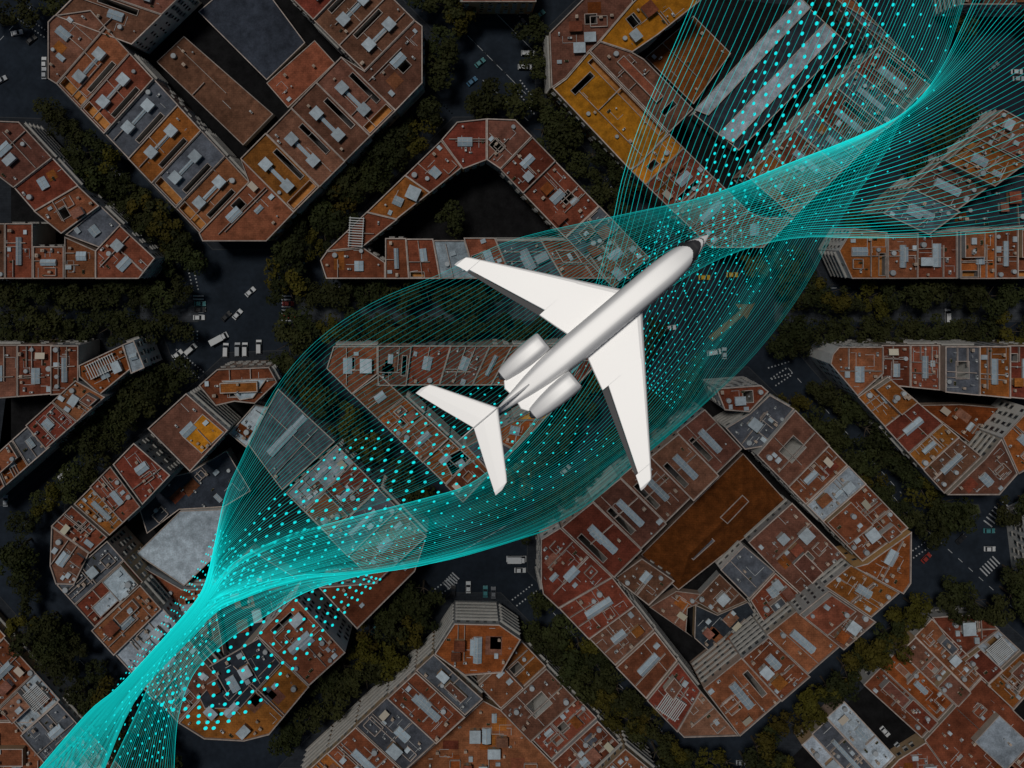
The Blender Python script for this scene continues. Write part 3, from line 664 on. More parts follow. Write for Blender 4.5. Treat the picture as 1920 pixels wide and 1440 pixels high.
# B11 bottom centre
piece("B11", [(852, 1168), (936, 1170), (976, 1198), (940, 1260), (872, 1265), (815, 1225)], 24, "o", "FSXL", "orange roofed corner house with grey ring walk at top of bottom-centre block", 0, WALLS[3])
row("B11", "upper-left", "top", (813, 1226), (560, 1460), (905, 1310), (650, 1545), 24, [("g", .55, "fXX"), ("r", .9, "SLX"), ("g", 1, "SX"), ("r", .9, "LXX"), ("o", .9, "XXS")])
row("B11", "upper-right", "top", (978, 1200), (1170, 1400), (892, 1278), (1085, 1478), 15, [("o", .8, "wX"), ("b", 1, "BX"), ("t", .7, "wXX"), ("t", .9, "XXS")])
piece("B11", [(906, 1312), (940, 1330), (1080, 1475), (1000, 1480), (720, 1480)], 12, "t", "XXXS", "cluttered terracotta back houses inside bottom-centre block", 0)
piece("B11", [(1172, 1402), (1090, 1480), (1200, 1500), (1230, 1450)], 22, "t", "XX", "terracotta roofed house at right end of bottom-centre block", 0)
# B12 bottom left
row("B12", "upper-right", "top", (-30, 1150), (232, 1440), (-90, 1215), (155, 1500), 9, [("o", .6, "X"), ("r", .9, "LXX"), ("w", .7, "XXP"), ("g", .8, "SXX"), ("r", 1, "SXX")])
piece("B12", [(-60, 1250), (10, 1300), (60, 1350), (-60, 1350)], 8, "r", "XX", "red cluttered back house at left edge of bottom-left corner block", 0)
piece("B12", [(-60, 1352), (62, 1352), (120, 1425), (150, 1480), (-60, 1480)], 8.5, "t", "XXXS", "terracotta cluttered back house at bottom-left corner of picture", 0)
# B13 bottom right
row("B13", "upper-left", "top", (1745, 1158), (1620, 1285), (1845, 1260), (1730, 1385), 9, [("t", .8, "fXX"), ("b", .7, "XX"), ("o", .8, "SXX"), ("r", .8, "XXX")])
piece("B13", [(1746, 1156), (1842, 1150), (1872, 1180), (1800, 1235)], 9.5, "r", "XX", "dark red roofed corner house at top of bottom-right corner block", 0)
row("B13", "upper-right", "top", (1874, 1182), (1960, 1262), (1802, 1238), (1900, 1330), 9.5, [("w", 1, "XXP"), ("o", 1, "XXX")])
piece("B13", [(1732, 1386), (1846, 1262), (1900, 1332), (1960, 1390), (1960, 1480), (1800, 1480)], 7.5, "r", "XXXXS", "cluttered red and white back houses of bottom-right corner block", 0)
row("B13", "lower-left", "top", (1584, 1316), (1500, 1392), (1680, 1420), (1600, 1500), 8.5, [("w", 1, "SXX"), ("g", .9, "LXX"), ("w", .6, "XX")])
piece("B13", [(1684, 1422), (1735, 1390), (1800, 1480), (1620, 1490)], 7.5, "t", "XXX", "terracotta cluttered house right of the narrow passage at bottom right", 0)
# slivers on the picture's edge
piece("B13", [(1946, 985), (2010, 950), (2010, 1130), (1960, 1105)], 24, "w", "X", "white balconied house at right edge below the junction", 0, W_WHITE)
piece("B13", [(862, -60), (1005, -60), (1005, 4), (866, 4)], 22, "r", "X", "thin red tiled house at top edge of picture", 0)
piece("B13", [(1790, -60), (1960, -60), (1960, 9), (1800, 9)], 22, "b", "X", "thin brown house at top-right edge of picture", 0, W_WHITE)
for sp in SPECS: POLYS.append((sp["poly"], sp["h"]))
# pavements round each block (outlines at roof height in photo pixels)
OUTL = {"B1": [(92, 42), (200, -66), (640, -110), (792, 45), (792, 156), (500, 452), (381, 452), (92, 148)],
        "B2": [(-60, 226), (38, 229), (292, 484), (262, 522), (-60, 522)], "B3": [(-60, 647), (254, 637), (274, 690), (-45, 958), (-60, 958)],
        "B4": [(95, 1060), (98, 985), (408, 692), (505, 688), (800, 1003), (778, 1070), (505, 1380), (384, 1386), (106, 1098)],
        "B5": [(857, 226), (966, 225), (1216, 482), (1180, 522), (612, 522), (601, 488)], "B6": [(1030, 62), (1175, -80), (1600, -40), (1745, 155), (1430, 464), (1330, 464), (1030, 166)],
        "B7": [(1572, 470), (1880, 205), (1990, 240), (1990, 522), (1596, 522)], "B8": [(1556, 675), (1572, 649), (1990, 647), (1990, 820), (1872, 927), (1774, 927)],
        "B9": [(613, 690), (626, 648), (1150, 648), (872, 940)], "B10": [(1014, 1100), (1014, 1008), (1342, 726), (1426, 721), (1707, 994), (1706, 1095), (1386, 1380), (1280, 1382)],
        "B11": [(852, 1168), (936, 1168), (1250, 1480), (540, 1480)], "B12": [(-80, 1150), (-30, 1148), (290, 1500), (-80, 1500)], "B13": [(1745, 1156), (1842, 1148), (1990, 1280), (1990, 1500), (1400, 1500)]}
for k, px in OUTL.items():
    pol = inset(ccw([P(u, v, 9 if k in ("B12", "B13") else H).to_2d() for u, v in px]), -3.6)
    b = MB(); b.prism(pol, 0, .12, top=False, m=0); inn = inset(pol, .3); b.ring(pol, inn, .12, 0); b.flat([inn], .12, 1)
    o = b.build("pavement", [KERB, PAVE]); o["kind"] = "structure"
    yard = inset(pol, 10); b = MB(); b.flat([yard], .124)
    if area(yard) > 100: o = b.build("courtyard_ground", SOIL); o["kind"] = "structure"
for i, sp in enumerate(SPECS): make_building(sp, i)
# ------------------------------------------------------------------ promenades, lane lines and crossings
for u0, v0, u1, v1 in ((1452, 566, 1990, 604), (545, 560, 640, 604), (262, 562, 372, 604), (-60, 572, 120, 604), (660, 566, 1180, 602)):
    b = MB(); a, c = P(u0, v1), P(u1, v0)
    pol = [Vector((a.x, a.y)), Vector((c.x, a.y)), Vector((c.x, c.y)), Vector((a.x, c.y))]
    b.prism(pol, 0, .1, top=False, m=0); inn = inset(pol, .3); b.ring(pol, inn, .1, 0); b.flat([inn], .1, 1)
    o = b.build("promenade", [KERB, PROM]); o["kind"] = "structure"
def stripe(b, p, q, w, z=.006):
    d = (q - p); d.z = 0
    n = Vector((-d.y, d.x, 0)).normalized() * (w / 2)
    b.face([(*(p - n).to_2d(), z), (*(q - n).to_2d(), z), (*(q + n).to_2d(), z), (*(p + n).to_2d(), z)])
def dashes(px, w, dash, gap, name, m=PAINT):
    b = MB(); n_ = 0
    for (a, c) in px:
        p, q = P(*a), P(*c); L_ = (q - p).length; d = (q - p) / L_; t = 0
        while t < L_:
            stripe(b, p + d * t, p + d * min(L_, t + dash), w); t += dash + gap
    o = b.build(name, m, road); o["kind"] = "stuff"
# lane lines
for seg in ([((1478, 690), (1690, 925))], [((850, 40), (1010, 200))], [((905, 150), (1000, 235))], [((60, 10), (0, 75))], [((770, 225), (560, 440))], [((1070, 240), (1200, 370))],
            [((1020, 1130), (1250, 1380))], [((1700, 960), (1900, 1140))], [((540, 690), (800, 960))], [((0, 540), (240, 540))], [((600, 538), (900, 538))], [((1480, 540), (1920, 540))], [((600, 630), (880, 630))], [((1480, 628), (1920, 628))],
            [((80, 1160), (250, 1350))], [((210, 840), (40, 990))], [((600, 1330), (790, 1130))], [((1730, 1130), (1480, 1370))], [((1230, 630), (950, 930))]):
    dashes(seg, .2, 2.2, 3.0, "lane_line")
dashes([((855, 1040), (950, 985)), ((925, 20), (1010, 105)), ((870, 60), (960, 150)), ((1640, 890), (1700, 960))], .18, 40, 0, "edge_line")
def crossing(a, c, sep):
    """two dotted lines of a pedestrian crossing"""
    p, q = Vector(a), Vector(c); n = Vector((-(q - p).y, (q - p).x)).normalized() * sep
    dashes([(tuple(p), tuple(q)), (tuple(p + n), tuple(q + n))], .5, .5, .8, "crossing_line")
for a, c, s_ in (((795, 195), (835, 228), 18), ((818, 185), (850, 215), 0), ((965, 20), (1005, 65), -14), ((975, 150), (1015, 205), 16), ((360, 490), (372, 545), 10), ((535, 485), (575, 480), 12),
                 ((330, 655), (385, 700), 14), ((1440, 690), (1480, 678), 22), ((1445, 710), (1475, 690), 16), ((815, 1105), (850, 1080), 14), ((960, 1125), (1000, 1095), 14), ((1240, 1370), (1262, 1400), 10),
                 ((610, 790), (640, 815), 12), ((1700, 1040), (1745, 1010), 12), ((1755, 1120), (1790, 1145), 12), ((40, 25), (90, 60), 12), ((560, 1400), (590, 1430), 12), ((370, 620), (370, 640), 8)):
    crossing(a, c, s_)
# zebra stripes
def zebra(a, c, n, ln, w=.5):
    b = MB(); p, q = P(*a), P(*c); d = (q - p).normalized(); nn = Vector((-d.y, d.x, 0))
    for i in range(n):
        m_ = p.lerp(q, (i + .5) / n); stripe(b, m_ - nn * (ln / 2), m_ + nn * (ln / 2), w)
    o = b.build("zebra_crossing", PAINT, road); o["kind"] = "stuff"
zebra((372, 552), (372, 600), 8, 4); zebra((538, 552), (538, 604), 8, 4); zebra((1885, 940), (1850, 985), 7, 4); zebra((835, 1100), (856, 1078), 6, 3.6); zebra((1842, 1075), (1870, 1048), 6, 4)
b = MB()                                                                # orange turn arrow of the avenue's cycle lane
A, Bq = P(1332, 636), P(1392, 586); d = (Bq - A).normalized(); n = Vector((-d.y, d.x, 0))
stripe(b, A, Bq, 2.4, .008); hd = Bq + d * 4.5
b.face([(*(hd + n * .2).to_2d(), .012), (*(Bq + n * 4.2).to_2d(), .012), (*(Bq - d * .4 - n * 3.0).to_2d(), .012), (*(hd - n * .2 + d * 1.5).to_2d(), .012)][::-1])
o = b.build("painted_arrow", OPAINT, road)
# traffic island with grass verge and kerb, right hand junction
b = MB(); isl = [P(u, v).to_2d() for u, v in ((1735, 962), (1762, 984), (1790, 980), (1840, 962), (1835, 945), (1770, 940))]
isl = ccw(isl); b.prism(isl, 0, .13, top=False, m=0); inn = inset(isl, .35); b.ring(isl, inn, .13, 0); b.flat([inn], .13, 1)
o = b.build("traffic_island", [KERB, GRASS]); o["kind"] = "structure"

# ------------------------------------------------------------------ street trees
def crown_mesh(seed, leafm):
    r = random.Random(seed); b = MB()
    lobes = [(Vector((r.uniform(-2.6, 2.6), r.uniform(-2.6, 2.6), r.uniform(-1.2, 1.4))), r.uniform(.9, 1.9)) for _ in range(10)]
    for c, rad in lobes:
        for _ in range(74):
            d = Vector((r.gauss(0, 1), r.gauss(0, 1), r.gauss(.25, .9))).normalized()
            p = c + d * rad * r.uniform(.6, 1.05)
            nrm = (d + Vector((r.uniform(-.7, .7), r.uniform(-.7, .7), r.uniform(-.3, .9)))).normalized()
            a = nrm.orthogonal().normalized(); e = nrm.cross(a); th = r.uniform(0, 6.28)
            u_ = a * math.cos(th) + e * math.sin(th); w_ = nrm.cross(u_); s1, s2 = r.uniform(.25, .48), r.uniform(.16, .32)
            b.face([p - u_ * s1, p - w_ * s2 + nrm * .06, p + u_ * s1, p + w_ * s2 + nrm * .06])
    return b.mesh("crown", leafm)
def trunk_mesh(seed):
    r = random.Random(seed); b = MB()
    b.tube([(0, 0, 0), (.05, .02, 2.5), (.1, 0, 4.2)], [.26, .2, .16], 7)
    for k in range(5):
        a = k * 1.256 + r.uniform(-.3, .3)
        b.tube([(.08, 0, 3.6 + .1 * k), (math.cos(a) * 1.0, math.sin(a) * 1.0, 5.2), (math.cos(a) * 2.0, math.sin(a) * 2.0, 6.6)], [.12, .08, .04], 5)
    return b.mesh("trunk", BARK)
CROWNS = [crown_mesh(50 + i, LEAF) for i in range(6)]; GOLD = [crown_mesh(70 + i, LEAFY) for i in range(3)]
TRUNKS = [trunk_mesh(90 + i) for i in range(3)]
TREES = []
def tree(u, v, label, group, gold=False, size=1.0):
    p = P(u, v)
    if any(inside(p, po) or dist_edge(p, po) < 1.2 for po, h_ in POLYS): return False
    if any((p - q).length < 4.9 for q in TREES): return False
    TREES.append(p); s = size * rnd.uniform(1.35, 1.95)
    t = thing("street_tree", label, "tree", (p.x, p.y, 0), rnd.uniform(0, 6.28), group)
    t.scale = (s, s, s * rnd.uniform(.9, 1.15))
    link("trunk", rnd.choice(TRUNKS), t)
    link("crown", rnd.choice(GOLD if gold else CROWNS), t, (0, 0, 7.0), 0, (1.0, 1.0, .85))
    return True
def tree_row(a, c, step, frm, where, gold=0.0, jit=5):
    L_ = math.hypot(c[0] - a[0], c[1] - a[1]); n = max(1, int(L_ / (step * .9))); k = 0
    for i in range(n + 1):
        u, v = lerp(a, c, i / n); g = rnd.random() < gold
        lab = "%s tree, %s from %s end of row %s" % ("golden" if g else "olive", ORD[min(k, 19)], frm, where)
        if tree(u + rnd.uniform(-jit, jit), v + rnd.uniform(-jit, jit), lab, "street trees " + where, g): k += 1
for a, c, st, frm, wh, g in (
    ((112, 208), (382, 486), 30, "upper", "below upper-left courtyard block", .1), ((150, 205 + 85), (330, 478), 30, "upper", "above left-edge block", .05),
    ((800, 215), (540, 462), 30, "upper", "right of upper-left courtyard block", .15), ((812, 240), (590, 460), 32, "upper", "left of triangular wing-side block", .1),
    ((1012, 250), (1195, 432), 30, "upper", "right of triangular wing-side block", .05), ((1010, 190), (1165, 345), 30, "upper", "below yellow-roofed block", .05),
    ((10, 546), (355, 548), 40, "left", "on upper avenue side at left edge", .12), ((15, 612), (345, 608), 44, "left", "on lower avenue side at left edge", .12),
    ((545, 545), (905, 548), 40, "left", "on upper avenue side beneath the wave", .12), ((550, 610), (1010, 612), 40, "left", "on lower avenue side beneath the wave", .12),
    ((1470, 552), (1905, 550), 38, "left", "on upper avenue side at right edge", .12), ((1455, 618), (1905, 614), 40, "left", "on lower avenue side at right edge", .12),
    ((345, 690), (205, 830), 28, "upper", "left of grey-hall block", .1), ((300, 700), (185, 800), 30, "upper", "right of left-edge wedge block", .1), ((195, 850), (60, 965), 36, "upper", "lower left of wedge block", .1),
    ((545, 672), (830, 955), 30, "upper", "above triangular tail-side block", .15), ((530, 690), (800, 975), 31, "upper", "right of grey-hall block", .1),
    ((1225, 610), (905, 945), 32, "upper", "right of triangular tail-side block", .1), ((1290, 690), (985, 975), 32, "upper", "left of rust-courtyard block", .1),
    ((1465, 745), (1720, 985), 30, "upper", "right of rust-courtyard block", .1), ((1530, 722), (1765, 955), 30, "upper", "left of white-tipped block", .1),
    ((1700, 1120), (1395, 1400), 27, "upper", "below rust-courtyard block", .7), ((1712, 1126), (1425, 1388), 28, "upper", "above bottom-right corner block", .75),
    ((1005, 1120), (1275, 1405), 28, "upper", "lower left of rust-courtyard block", .1), ((1000, 1165), (1240, 1410), 30, "upper", "right of bottom-centre block", .1),
    ((790, 1085), (590, 1290), 28, "upper", "lower right of grey-hall block", .4), ((800, 1140), (640, 1290), 34, "upper", "left of bottom-centre block", .1), ((590, 1320), (540, 1370), 30, "upper", "near bottom of bottom-centre block", 0),
    ((70, 1105), (330, 1395), 28, "upper", "lower left of grey-hall block", .05), ((60, 1150), (280, 1410), 30, "upper", "right of bottom-left corner block", .05), ((60, 985), (58, 1090), 28, "upper", "at left chamfer of grey-hall block", .5),
    ((1320, 1408), (1450, 1408), 30, "left", "at bottom chamfer of rust-courtyard block", .8)):
    tree_row(a, c, st, frm, wh, g)
for i, (u, v, g, lab) in enumerate((
    (800, 15, 0, "olive tree nearest top edge right of upper-left block"), (838, 20, 0, "broad olive tree at top edge beside the junction"), (865, 45, 1, "golden tree above the top junction"), (822, 90, 0, "dark tree left of top junction, upper"), (830, 135, 0, "dark tree left of top junction, lower"),
    (885, 205, 0, "dark tree above triangular block's top corner, left"), (920, 200, 0, "dark tree above triangular block's top corner, middle"), (965, 198, 0, "dark tree above triangular block's top corner, right"), (1000, 60, 0, "small tree beside top-right lane marks"), (1000, 130, 0, "small tree by white parked vans at top"),
    (20, 35, 0, "dark tree at top-left corner of picture"), (70, 30, 0, "dark tree left of upper-left block chamfer"), (130, 5, 0, "dark tree at top edge by upper-left block"), (370, 470, 1, "golden tree right above the left junction"), (395, 490, 1, "golden tree at upper right of left junction"),
    (545, 515, 1, "golden tree at triangular block's left tip"), (560, 490, 0, "olive tree just left of triangular block's tip"), (600, 545, 1, "golden tree at avenue start right of junction"), (520, 660, 0, "dark tree above grey-hall block's top chamfer"), (550, 640, 0, "dark tree at tail-side triangle's left tip"),
    (1780, 1090, 0, "round olive tree below right junction, left"), (1810, 1115, 0, "round olive tree below right junction, middle"), (1760, 1120, 0, "round olive tree below right junction, lowest left"), (1880, 1060, 0, "round olive tree right of the junction"), (1875, 1100, 0, "dark tree at right edge below junction, upper"), (1900, 1135, 0, "dark tree at right edge below junction, lower"), (1850, 1130, 0, "dark tree above bottom-right block's corner"),
    (1750, 955, 0, "olive tree on the traffic island, left"), (1790, 958, 0, "olive tree on the traffic island, right"), (1870, 945, 0, "tree below white-tipped block at right, left one"), (1910, 930, 0, "tree below white-tipped block at right, right one"),
    (1150, 1100 - 30, 0, "small tree in the passage of rust-courtyard block"), (870, 1125, 1, "golden tree above bottom-centre block's top"), (760, 1125, 1, "large golden tree right of red corner house"), (745, 1160, 1, "large golden tree below red corner house"), (655, 1240, 1, "golden tree right of tall white-flanked house"),
    (1440, 650, 0, "olive tree at avenue corner above rust-courtyard block"), (1470, 645, 0, "dark tree left of the white rounded tip"), (1495, 600, 1, "golden tree at promenade's left end"), (1450, 560, 0, "olive tree above promenade's left end"),
    (1850, 20, 1, "golden tree at top-right corner, left"), (1885, 35, 0, "olive tree at top-right corner, middle"), (1915, 25, 1, "golden tree at top-right corner, right"), (1790, 60, 0, "dark tree right of yellow-roofed block's top"), (1770, 230, 0, "dark tree at right corner of yellow-roofed block"), (1740, 270, 0, "dark tree in street right of yellow-roofed block, upper"), (1690, 320, 0, "dark tree in street right of yellow-roofed block, middle"), (1640, 370, 0, "dark tree in street right of yellow-roofed block, lower"), (1580, 420, 0, "dark tree left of right-edge block's tip"), (1530, 470, 1, "golden tree at bottom right of yellow-roofed block"), (1470, 500, 0, "olive tree below yellow-roofed block's bottom corner"), (1240, 490, 0, "olive tree left of the jet's nose"), (1400, 490, 1, "golden tree below yellow-roofed block's chamfer"),
    (840, 345 + 60, 0, "dark tree in courtyard of triangular wing-side block"), (1318, 1172, 0, "dark tree in black yard of rust-courtyard block, upper"), (1352, 1205, 0, "dark tree in black yard of rust-courtyard block, lower"))):
    tree(u, v, lab, "single trees at the junctions", bool(g), 1.1)

# ------------------------------------------------------------------ cars
CARC = {"white": (.62, .64, .66), "silver": (.38, .41, .44), "grey": (.16, .17, .19), "black": (.02, .021, .024), "blue": (.05, .16, .28), "teal": (.06, .22, .24), "red": (.30, .04, .03), "yellow": (.55, .35, .03)}
CARM = {k: mat("car_paint_" + k, c, .45, spec=.25) for k, c in CARC.items()}
GLS = mat("car_glass", (.018, .022, .028), .3, spec=.25); TYRE = mat("tyre", (.012, .012, .012), .9); LAMPM = mat("lamp_lens", (.6, .6, .58), .3)
def car_meshes(kind):
    L_, W_, hz = {"car": (4.3, 1.78, 1.45), "van": (5.2, 2.0, 2.1), "truck": (7.4, 2.3, 2.9)}[kind]
    b = MB(); l2, w2 = L_ / 2, W_ / 2
    prof = [(-l2, .35), (l2, .35), (l2 + .05, .62), (l2 - .1, .82), (l2 - .9, .92), (-l2 + .3, .95), (-l2, .85)]
    xs = [(-w2 * .94, 0), (-w2, 1), (w2, 1), (w2 * .94, 0)]
    n = len(prof); rings = []
    for y, k in ((-w2 * .93, .97), (-w2, 1.0), (w2, 1.0), (w2 * .93, .97)):
        rings.append([(x * k, y, .35 + (z - .35) * (1 if abs(y) == w2 else 1.03)) for x, z in prof])
    for a in range(3):
        for i in range(n): j = (i + 1) % n; b.face([rings[a][i], rings[a][j], rings[a + 1][j], rings[a + 1][i]][::-1])
    b.face(rings[0]); b.face(rings[3][::-1])
    if kind == "truck": b.box((-.8, 0, .9), 5.2, 2.3, 2.0)
    body = b.mesh("body", [None])
    g = MB(); x0, x1 = {"car": (-l2 + .35, l2 - 1.15), "van": (-l2 + .15, l2 - .75), "truck": (l2 - 1.9, l2 - .35)}[kind]
    t0, t1 = {"car": (x0 + .5, x1 - .75), "van": (x0 + .2, x1 - .8), "truck": (x0 + .1, x1 - .4)}[kind]
    lo = [(x0, -w2 * .93), (x1, -w2 * .93), (x1, w2 * .93), (x0, w2 * .93)]; hi = [(t0, -w2 * .78), (t1, -w2 * .78), (t1, w2 * .78), (t0, w2 * .78)]
    for i in range(4):
        j = (i + 1) % 4; g.face([(*lo[i], .9), (*lo[j], .9), (*hi[j], hz - .04), (*hi[i], hz - .04)])
    glass = g.mesh("window", [GLS])
    r = MB(); r.box(((t0 + t1) / 2, 0, hz - .05), t1 - t0, W_ * .8, .07, taper=.93); roof = r.mesh("roof_panel", [None])
    w = MB(); w.tube([(0, -.1, 0), (0, .1, 0)], .32, 12); wheel = w.mesh("wheel", [TYRE])
    hl = MB(); hl.box((0, 0, 0), .12, .34, .14); lamp = hl.mesh("headlight", [LAMPM])
    return body, glass, roof, wheel, lamp, L_, W_
KIT = {k: car_meshes(k) for k in ("car", "van", "truck")}
PAINTED = {}
def painted(me, col):
    if (me.name, col) not in PAINTED:
        c = me.copy(); c.materials[0] = CARM[col]; PAINTED[(me.name, col)] = c
    return PAINTED[(me.name, col)]
def car(u, v, ang, col, kind, label):
    p = P(u, v); body, glass, roof, wheel, lamp, L_, W_ = KIT[kind]
    nm = {"car": "parked_car", "van": "delivery_van", "truck": "box_truck"}[kind]
    t = thing(nm, label, {"car": "car", "van": "van", "truck": "truck"}[kind], (p.x, p.y, .01), R(ang), "vehicles on the streets")
    link("body", painted(body, col), t); link("window", glass, t); link("roof_panel", painted(roof, col), t)
    for sx in (-1, 1):
        for sy in (-1, 1):
            link("wheel", wheel, t, (sx * L_ * .31, sy * (W_ / 2 - .1), .32))
    for sy in (-1, 1): link("headlight", lamp, t, (L_ / 2 - .06, sy * W_ * .34, .64))
for c_ in (
    (470, 547, 42, "white", "car", "white car crossing upper part of the left junction"), (446, 589, 48, "white", "car", "white car in the centre of the left junction"), (425, 593, 45, "black", "car", "black car behind white car in left junction"),
    (411, 635, 28, "white", "truck", "white box truck at lower side of left junction"), (424, 656, 88, "white", "van", "white van first in the row of four below left junction"), (446, 655, 90, "silver", "van", "silver van second in row of four below left junction"), (460, 655, 90, "white", "van", "white van third in row of four below left junction"), (486, 650, 90, "white", "van", "long white van last in row of four below left junction"),
    (374, 595, 0, "white", "car", "white car waiting at left junction's stop line"), (376, 569, 0, "teal", "car", "teal car waiting above white car at stop line"), (376, 580, 0, "black", "car", "black car waiting between teal and white cars"),
    (334, 664, 40, "white", "car", "white car parked left of motorbike row below junction"), (358, 655, 42, "white", "van", "white van parked right of motorbike row below junction"), (316, 695, 50, "silver", "car", "silver car half under trees below left junction"),
    (541, 569, 0, "red", "car", "dark red car waiting right of left junction, upper"), (543, 594, 0, "red", "car", "dark red car waiting right of left junction, lower"),
    (33, 62, 12, "white", "car", "white car at top left crossing the street"), (4, 150, 30, "silver", "car", "silver car at left edge of top-left street"), (84, 118, 90, "white", "car", "white car parked against left chamfer of upper-left block"), (84, 138, 90, "silver", "car", "silver car parked below white one at left chamfer"), (60, 75, 40, "black", "car", "black car near top-left junction"),
    (900, 118, 40, "teal", "car", "teal car in middle of top junction"), (885, 153, 40, "blue", "car", "blue car below teal car in top junction"), (990, 100, 0, "white", "van", "white van parked near yellow block, upper"), (984, 126, 0, "white", "van", "white van parked near yellow block, lower"), (1012, 28, 40, "teal", "car", "teal car under lane marks at top"), (975, 45, 40, "grey", "car", "grey car at top beside lane marks"), (1150, 360, -48, "white", "car", "white car parked below yellow-roofed block"), (1128, 330, -48, "black", "car", "black car parked above white car below yellow block"),
    (730, 268, 45, "grey", "car", "grey car in street right of upper-left block"), (752, 246, 45, "black", "car", "black car in street right of upper-left block"), (218, 322, -48, "white", "car", "white car under trees below upper-left block"), (240, 348, -48, "silver", "car", "silver car under trees below upper-left block"),
    (122, 888, 40, "white", "van", "white van in street right of wedge block"), (97, 932, 40, "white", "car", "white car below white van near wedge block"), (215, 780, 40, "black", "car", "black car beneath trees right of wedge block"), (246, 772, 40, "white", "car", "white car beneath trees right of wedge block"), (12, 938, 90, "silver", "car", "silver car at left edge near wedge block"),
    (968, 1047, 0, "white", "truck", "white box truck left of rust-courtyard block"), (975, 1068, 0, "white", "car", "white car just below box truck"), (878, 1100, 90, "white", "car", "white car stopped above bottom-centre block"), (910, 1108, 90, "teal", "car", "teal car stopped right of white car above bottom block"), (925, 1110, 90, "grey", "car", "grey car stopped beside teal car above bottom block"), (850, 1108, 90, "black", "car", "black car stopped left of white car above bottom block"),
    (700, 1182, 45, "teal", "car", "teal car below red corner house of grey-hall block"), (560, 1350, 40, "blue", "car", "blue car in dark street below grey-hall block"), (545, 1385, 40, "grey", "car", "grey car in dark street left of bottom-centre block"), (755, 1140, 45, "silver", "car", "silver car beside the large golden trees"),
    (1064, 1178, -48, "silver", "car", "silver car under trees left of rust-courtyard block"), (1190, 1305, -48, "grey", "car", "grey car under trees lower left of rust block"), (1225, 1430, 0, "white", "van", "white van at bottom edge left of centre junction"), (1390, 1428, 0, "silver", "car", "silver car at bottom edge below rust-courtyard block"),
    (1854, 1028, 0, "white", "car", "white car at stop line near right edge"), (1853, 994, 0, "teal", "car", "teal car above white one near right edge"), (1775, 592, 90, "white", "van", "white van standing on the promenade"), (1245, 535, 20, "silver", "car", "silver car right of the jet's fuselage"), (1256, 614, 5, "white", "car", "white car right of the jet's wing root"), (1338, 660, 10, "white", "van", "white van below the orange arrow, left"), (1357, 662, 90, "silver", "car", "silver car below the orange arrow, right"), (1180, 690 + 210, 45, "white", "car", "white car under jet's right wing tip"), (1040, 950, 35, "white", "car", "white car beneath the wave near rust block"), (1060, 880, 45, "silver", "car", "silver car beneath the wave right of tail"),
    (1320, 520, 0, "yellow", "car", "yellow taxi right of the jet's nose, first"), (1372, 515, 0, "yellow", "car", "yellow taxi right of the jet's nose, second"), (1658, 1370, -48, "white", "car", "white car in narrow bottom-right passage, upper"), (1685, 1400, -48, "silver", "car", "silver car in narrow bottom-right passage, lower"),
    (1905, 135, 0, "white", "car", "white car in top-right street, upper"), (1908, 148, 0, "silver", "car", "silver car in top-right street, lower"), (1862, 125, 40, "grey", "car", "grey car in top-right street"), (1735, 1045, 45, "red", "car", "red car beside right chamfer of rust-courtyard block"), (1800, 1010, 45, "black", "car", "black car in middle of right junction"), (258, 1250, -48, "teal", "car", "teal car under trees lower left of grey-hall block")):
    car(*c_)
# ------------------------------------------------------------------ the luminous wave: sheets of fine glowing filaments with beads of light, hanging between jet and city
GLOW = mat("filament_glow", (.0, .02, .02), .6, emit=(.008, 1.0, .97), estr=1.0)
GLOWB = mat("bead_glow", (.0, .02, .02), .6, emit=(.008, .97, 1.0), estr=3.2)
at_ = GLOW.node_tree.nodes.new("ShaderNodeAttribute"); at_.attribute_name = "glow"       # how strongly each stretch of a filament shines
GLOW.node_tree.links.new(at_.outputs["Fac"], GLOW.node_tree.nodes["Principled BSDF"].inputs["Emission Strength"])
for m_ in (GLOW, GLOWB): m_.cycles.emission_sampling = 'NONE'
def ramp(t, pts):
    for (a, x), (c, y) in zip(pts, pts[1:]):
        if t <= c: return x + (y - x) * max(0, (t - a) / (c - a))
    return pts[-1][1]
def cr(p, t):
    n = len(p) - 1; x = min(max(t, 0), 1) * n; i = min(int(x), n - 1); f = x - i
    a, b_, c, d = p[max(i - 1, 0)], p[i], p[i + 1], p[min(i + 2, n)]
    return tuple(.5 * (2 * b_[k] + (c[k] - a[k]) * f + (2 * a[k] - 5 * b_[k] + 4 * c[k] - d[k]) * f * f + (3 * b_[k] - a[k] - 3 * c[k] + d[k]) * f ** 3) for k in range(len(b_)))
def resample(g, n=90):
    pts = [cr(g, i / 300) for i in range(301)]; acc = [0]
    for i in range(300): acc.append(acc[-1] + math.hypot(pts[i + 1][0] - pts[i][0], pts[i + 1][1] - pts[i][1]))
    out = []; j = 0
    for k in range(n):
        t = acc[-1] * k / (n - 1)
        while j < 299 and acc[j + 1] < t: j += 1
        f = (t - acc[j]) / max(1e-6, acc[j + 1] - acc[j]); out.append(lerp(pts[j], pts[j + 1], min(1, f)))
    return out
class Sheet:
    """a lofted sheet: guide lines in plan, its height given by zf(s, t)"""
    def __init__(s, guides, zf, even=True):
        s.g = [resample(g) if even else [cr(g, i / 89) for i in range(90)] for g in guides]; s.zf = zf
    def px(s, a, t):
        x = t * 89; i = min(int(x), 88); f = x - i
        return cr([lerp(g[i], g[i + 1], f) for g in s.g], a) if len(s.g) > 1 else lerp(s.g[0][i], s.g[0][i + 1], f)
    def at(s, a, t):
        u, v = s.px(a, t); return P(u, v, s.zf(a, t))
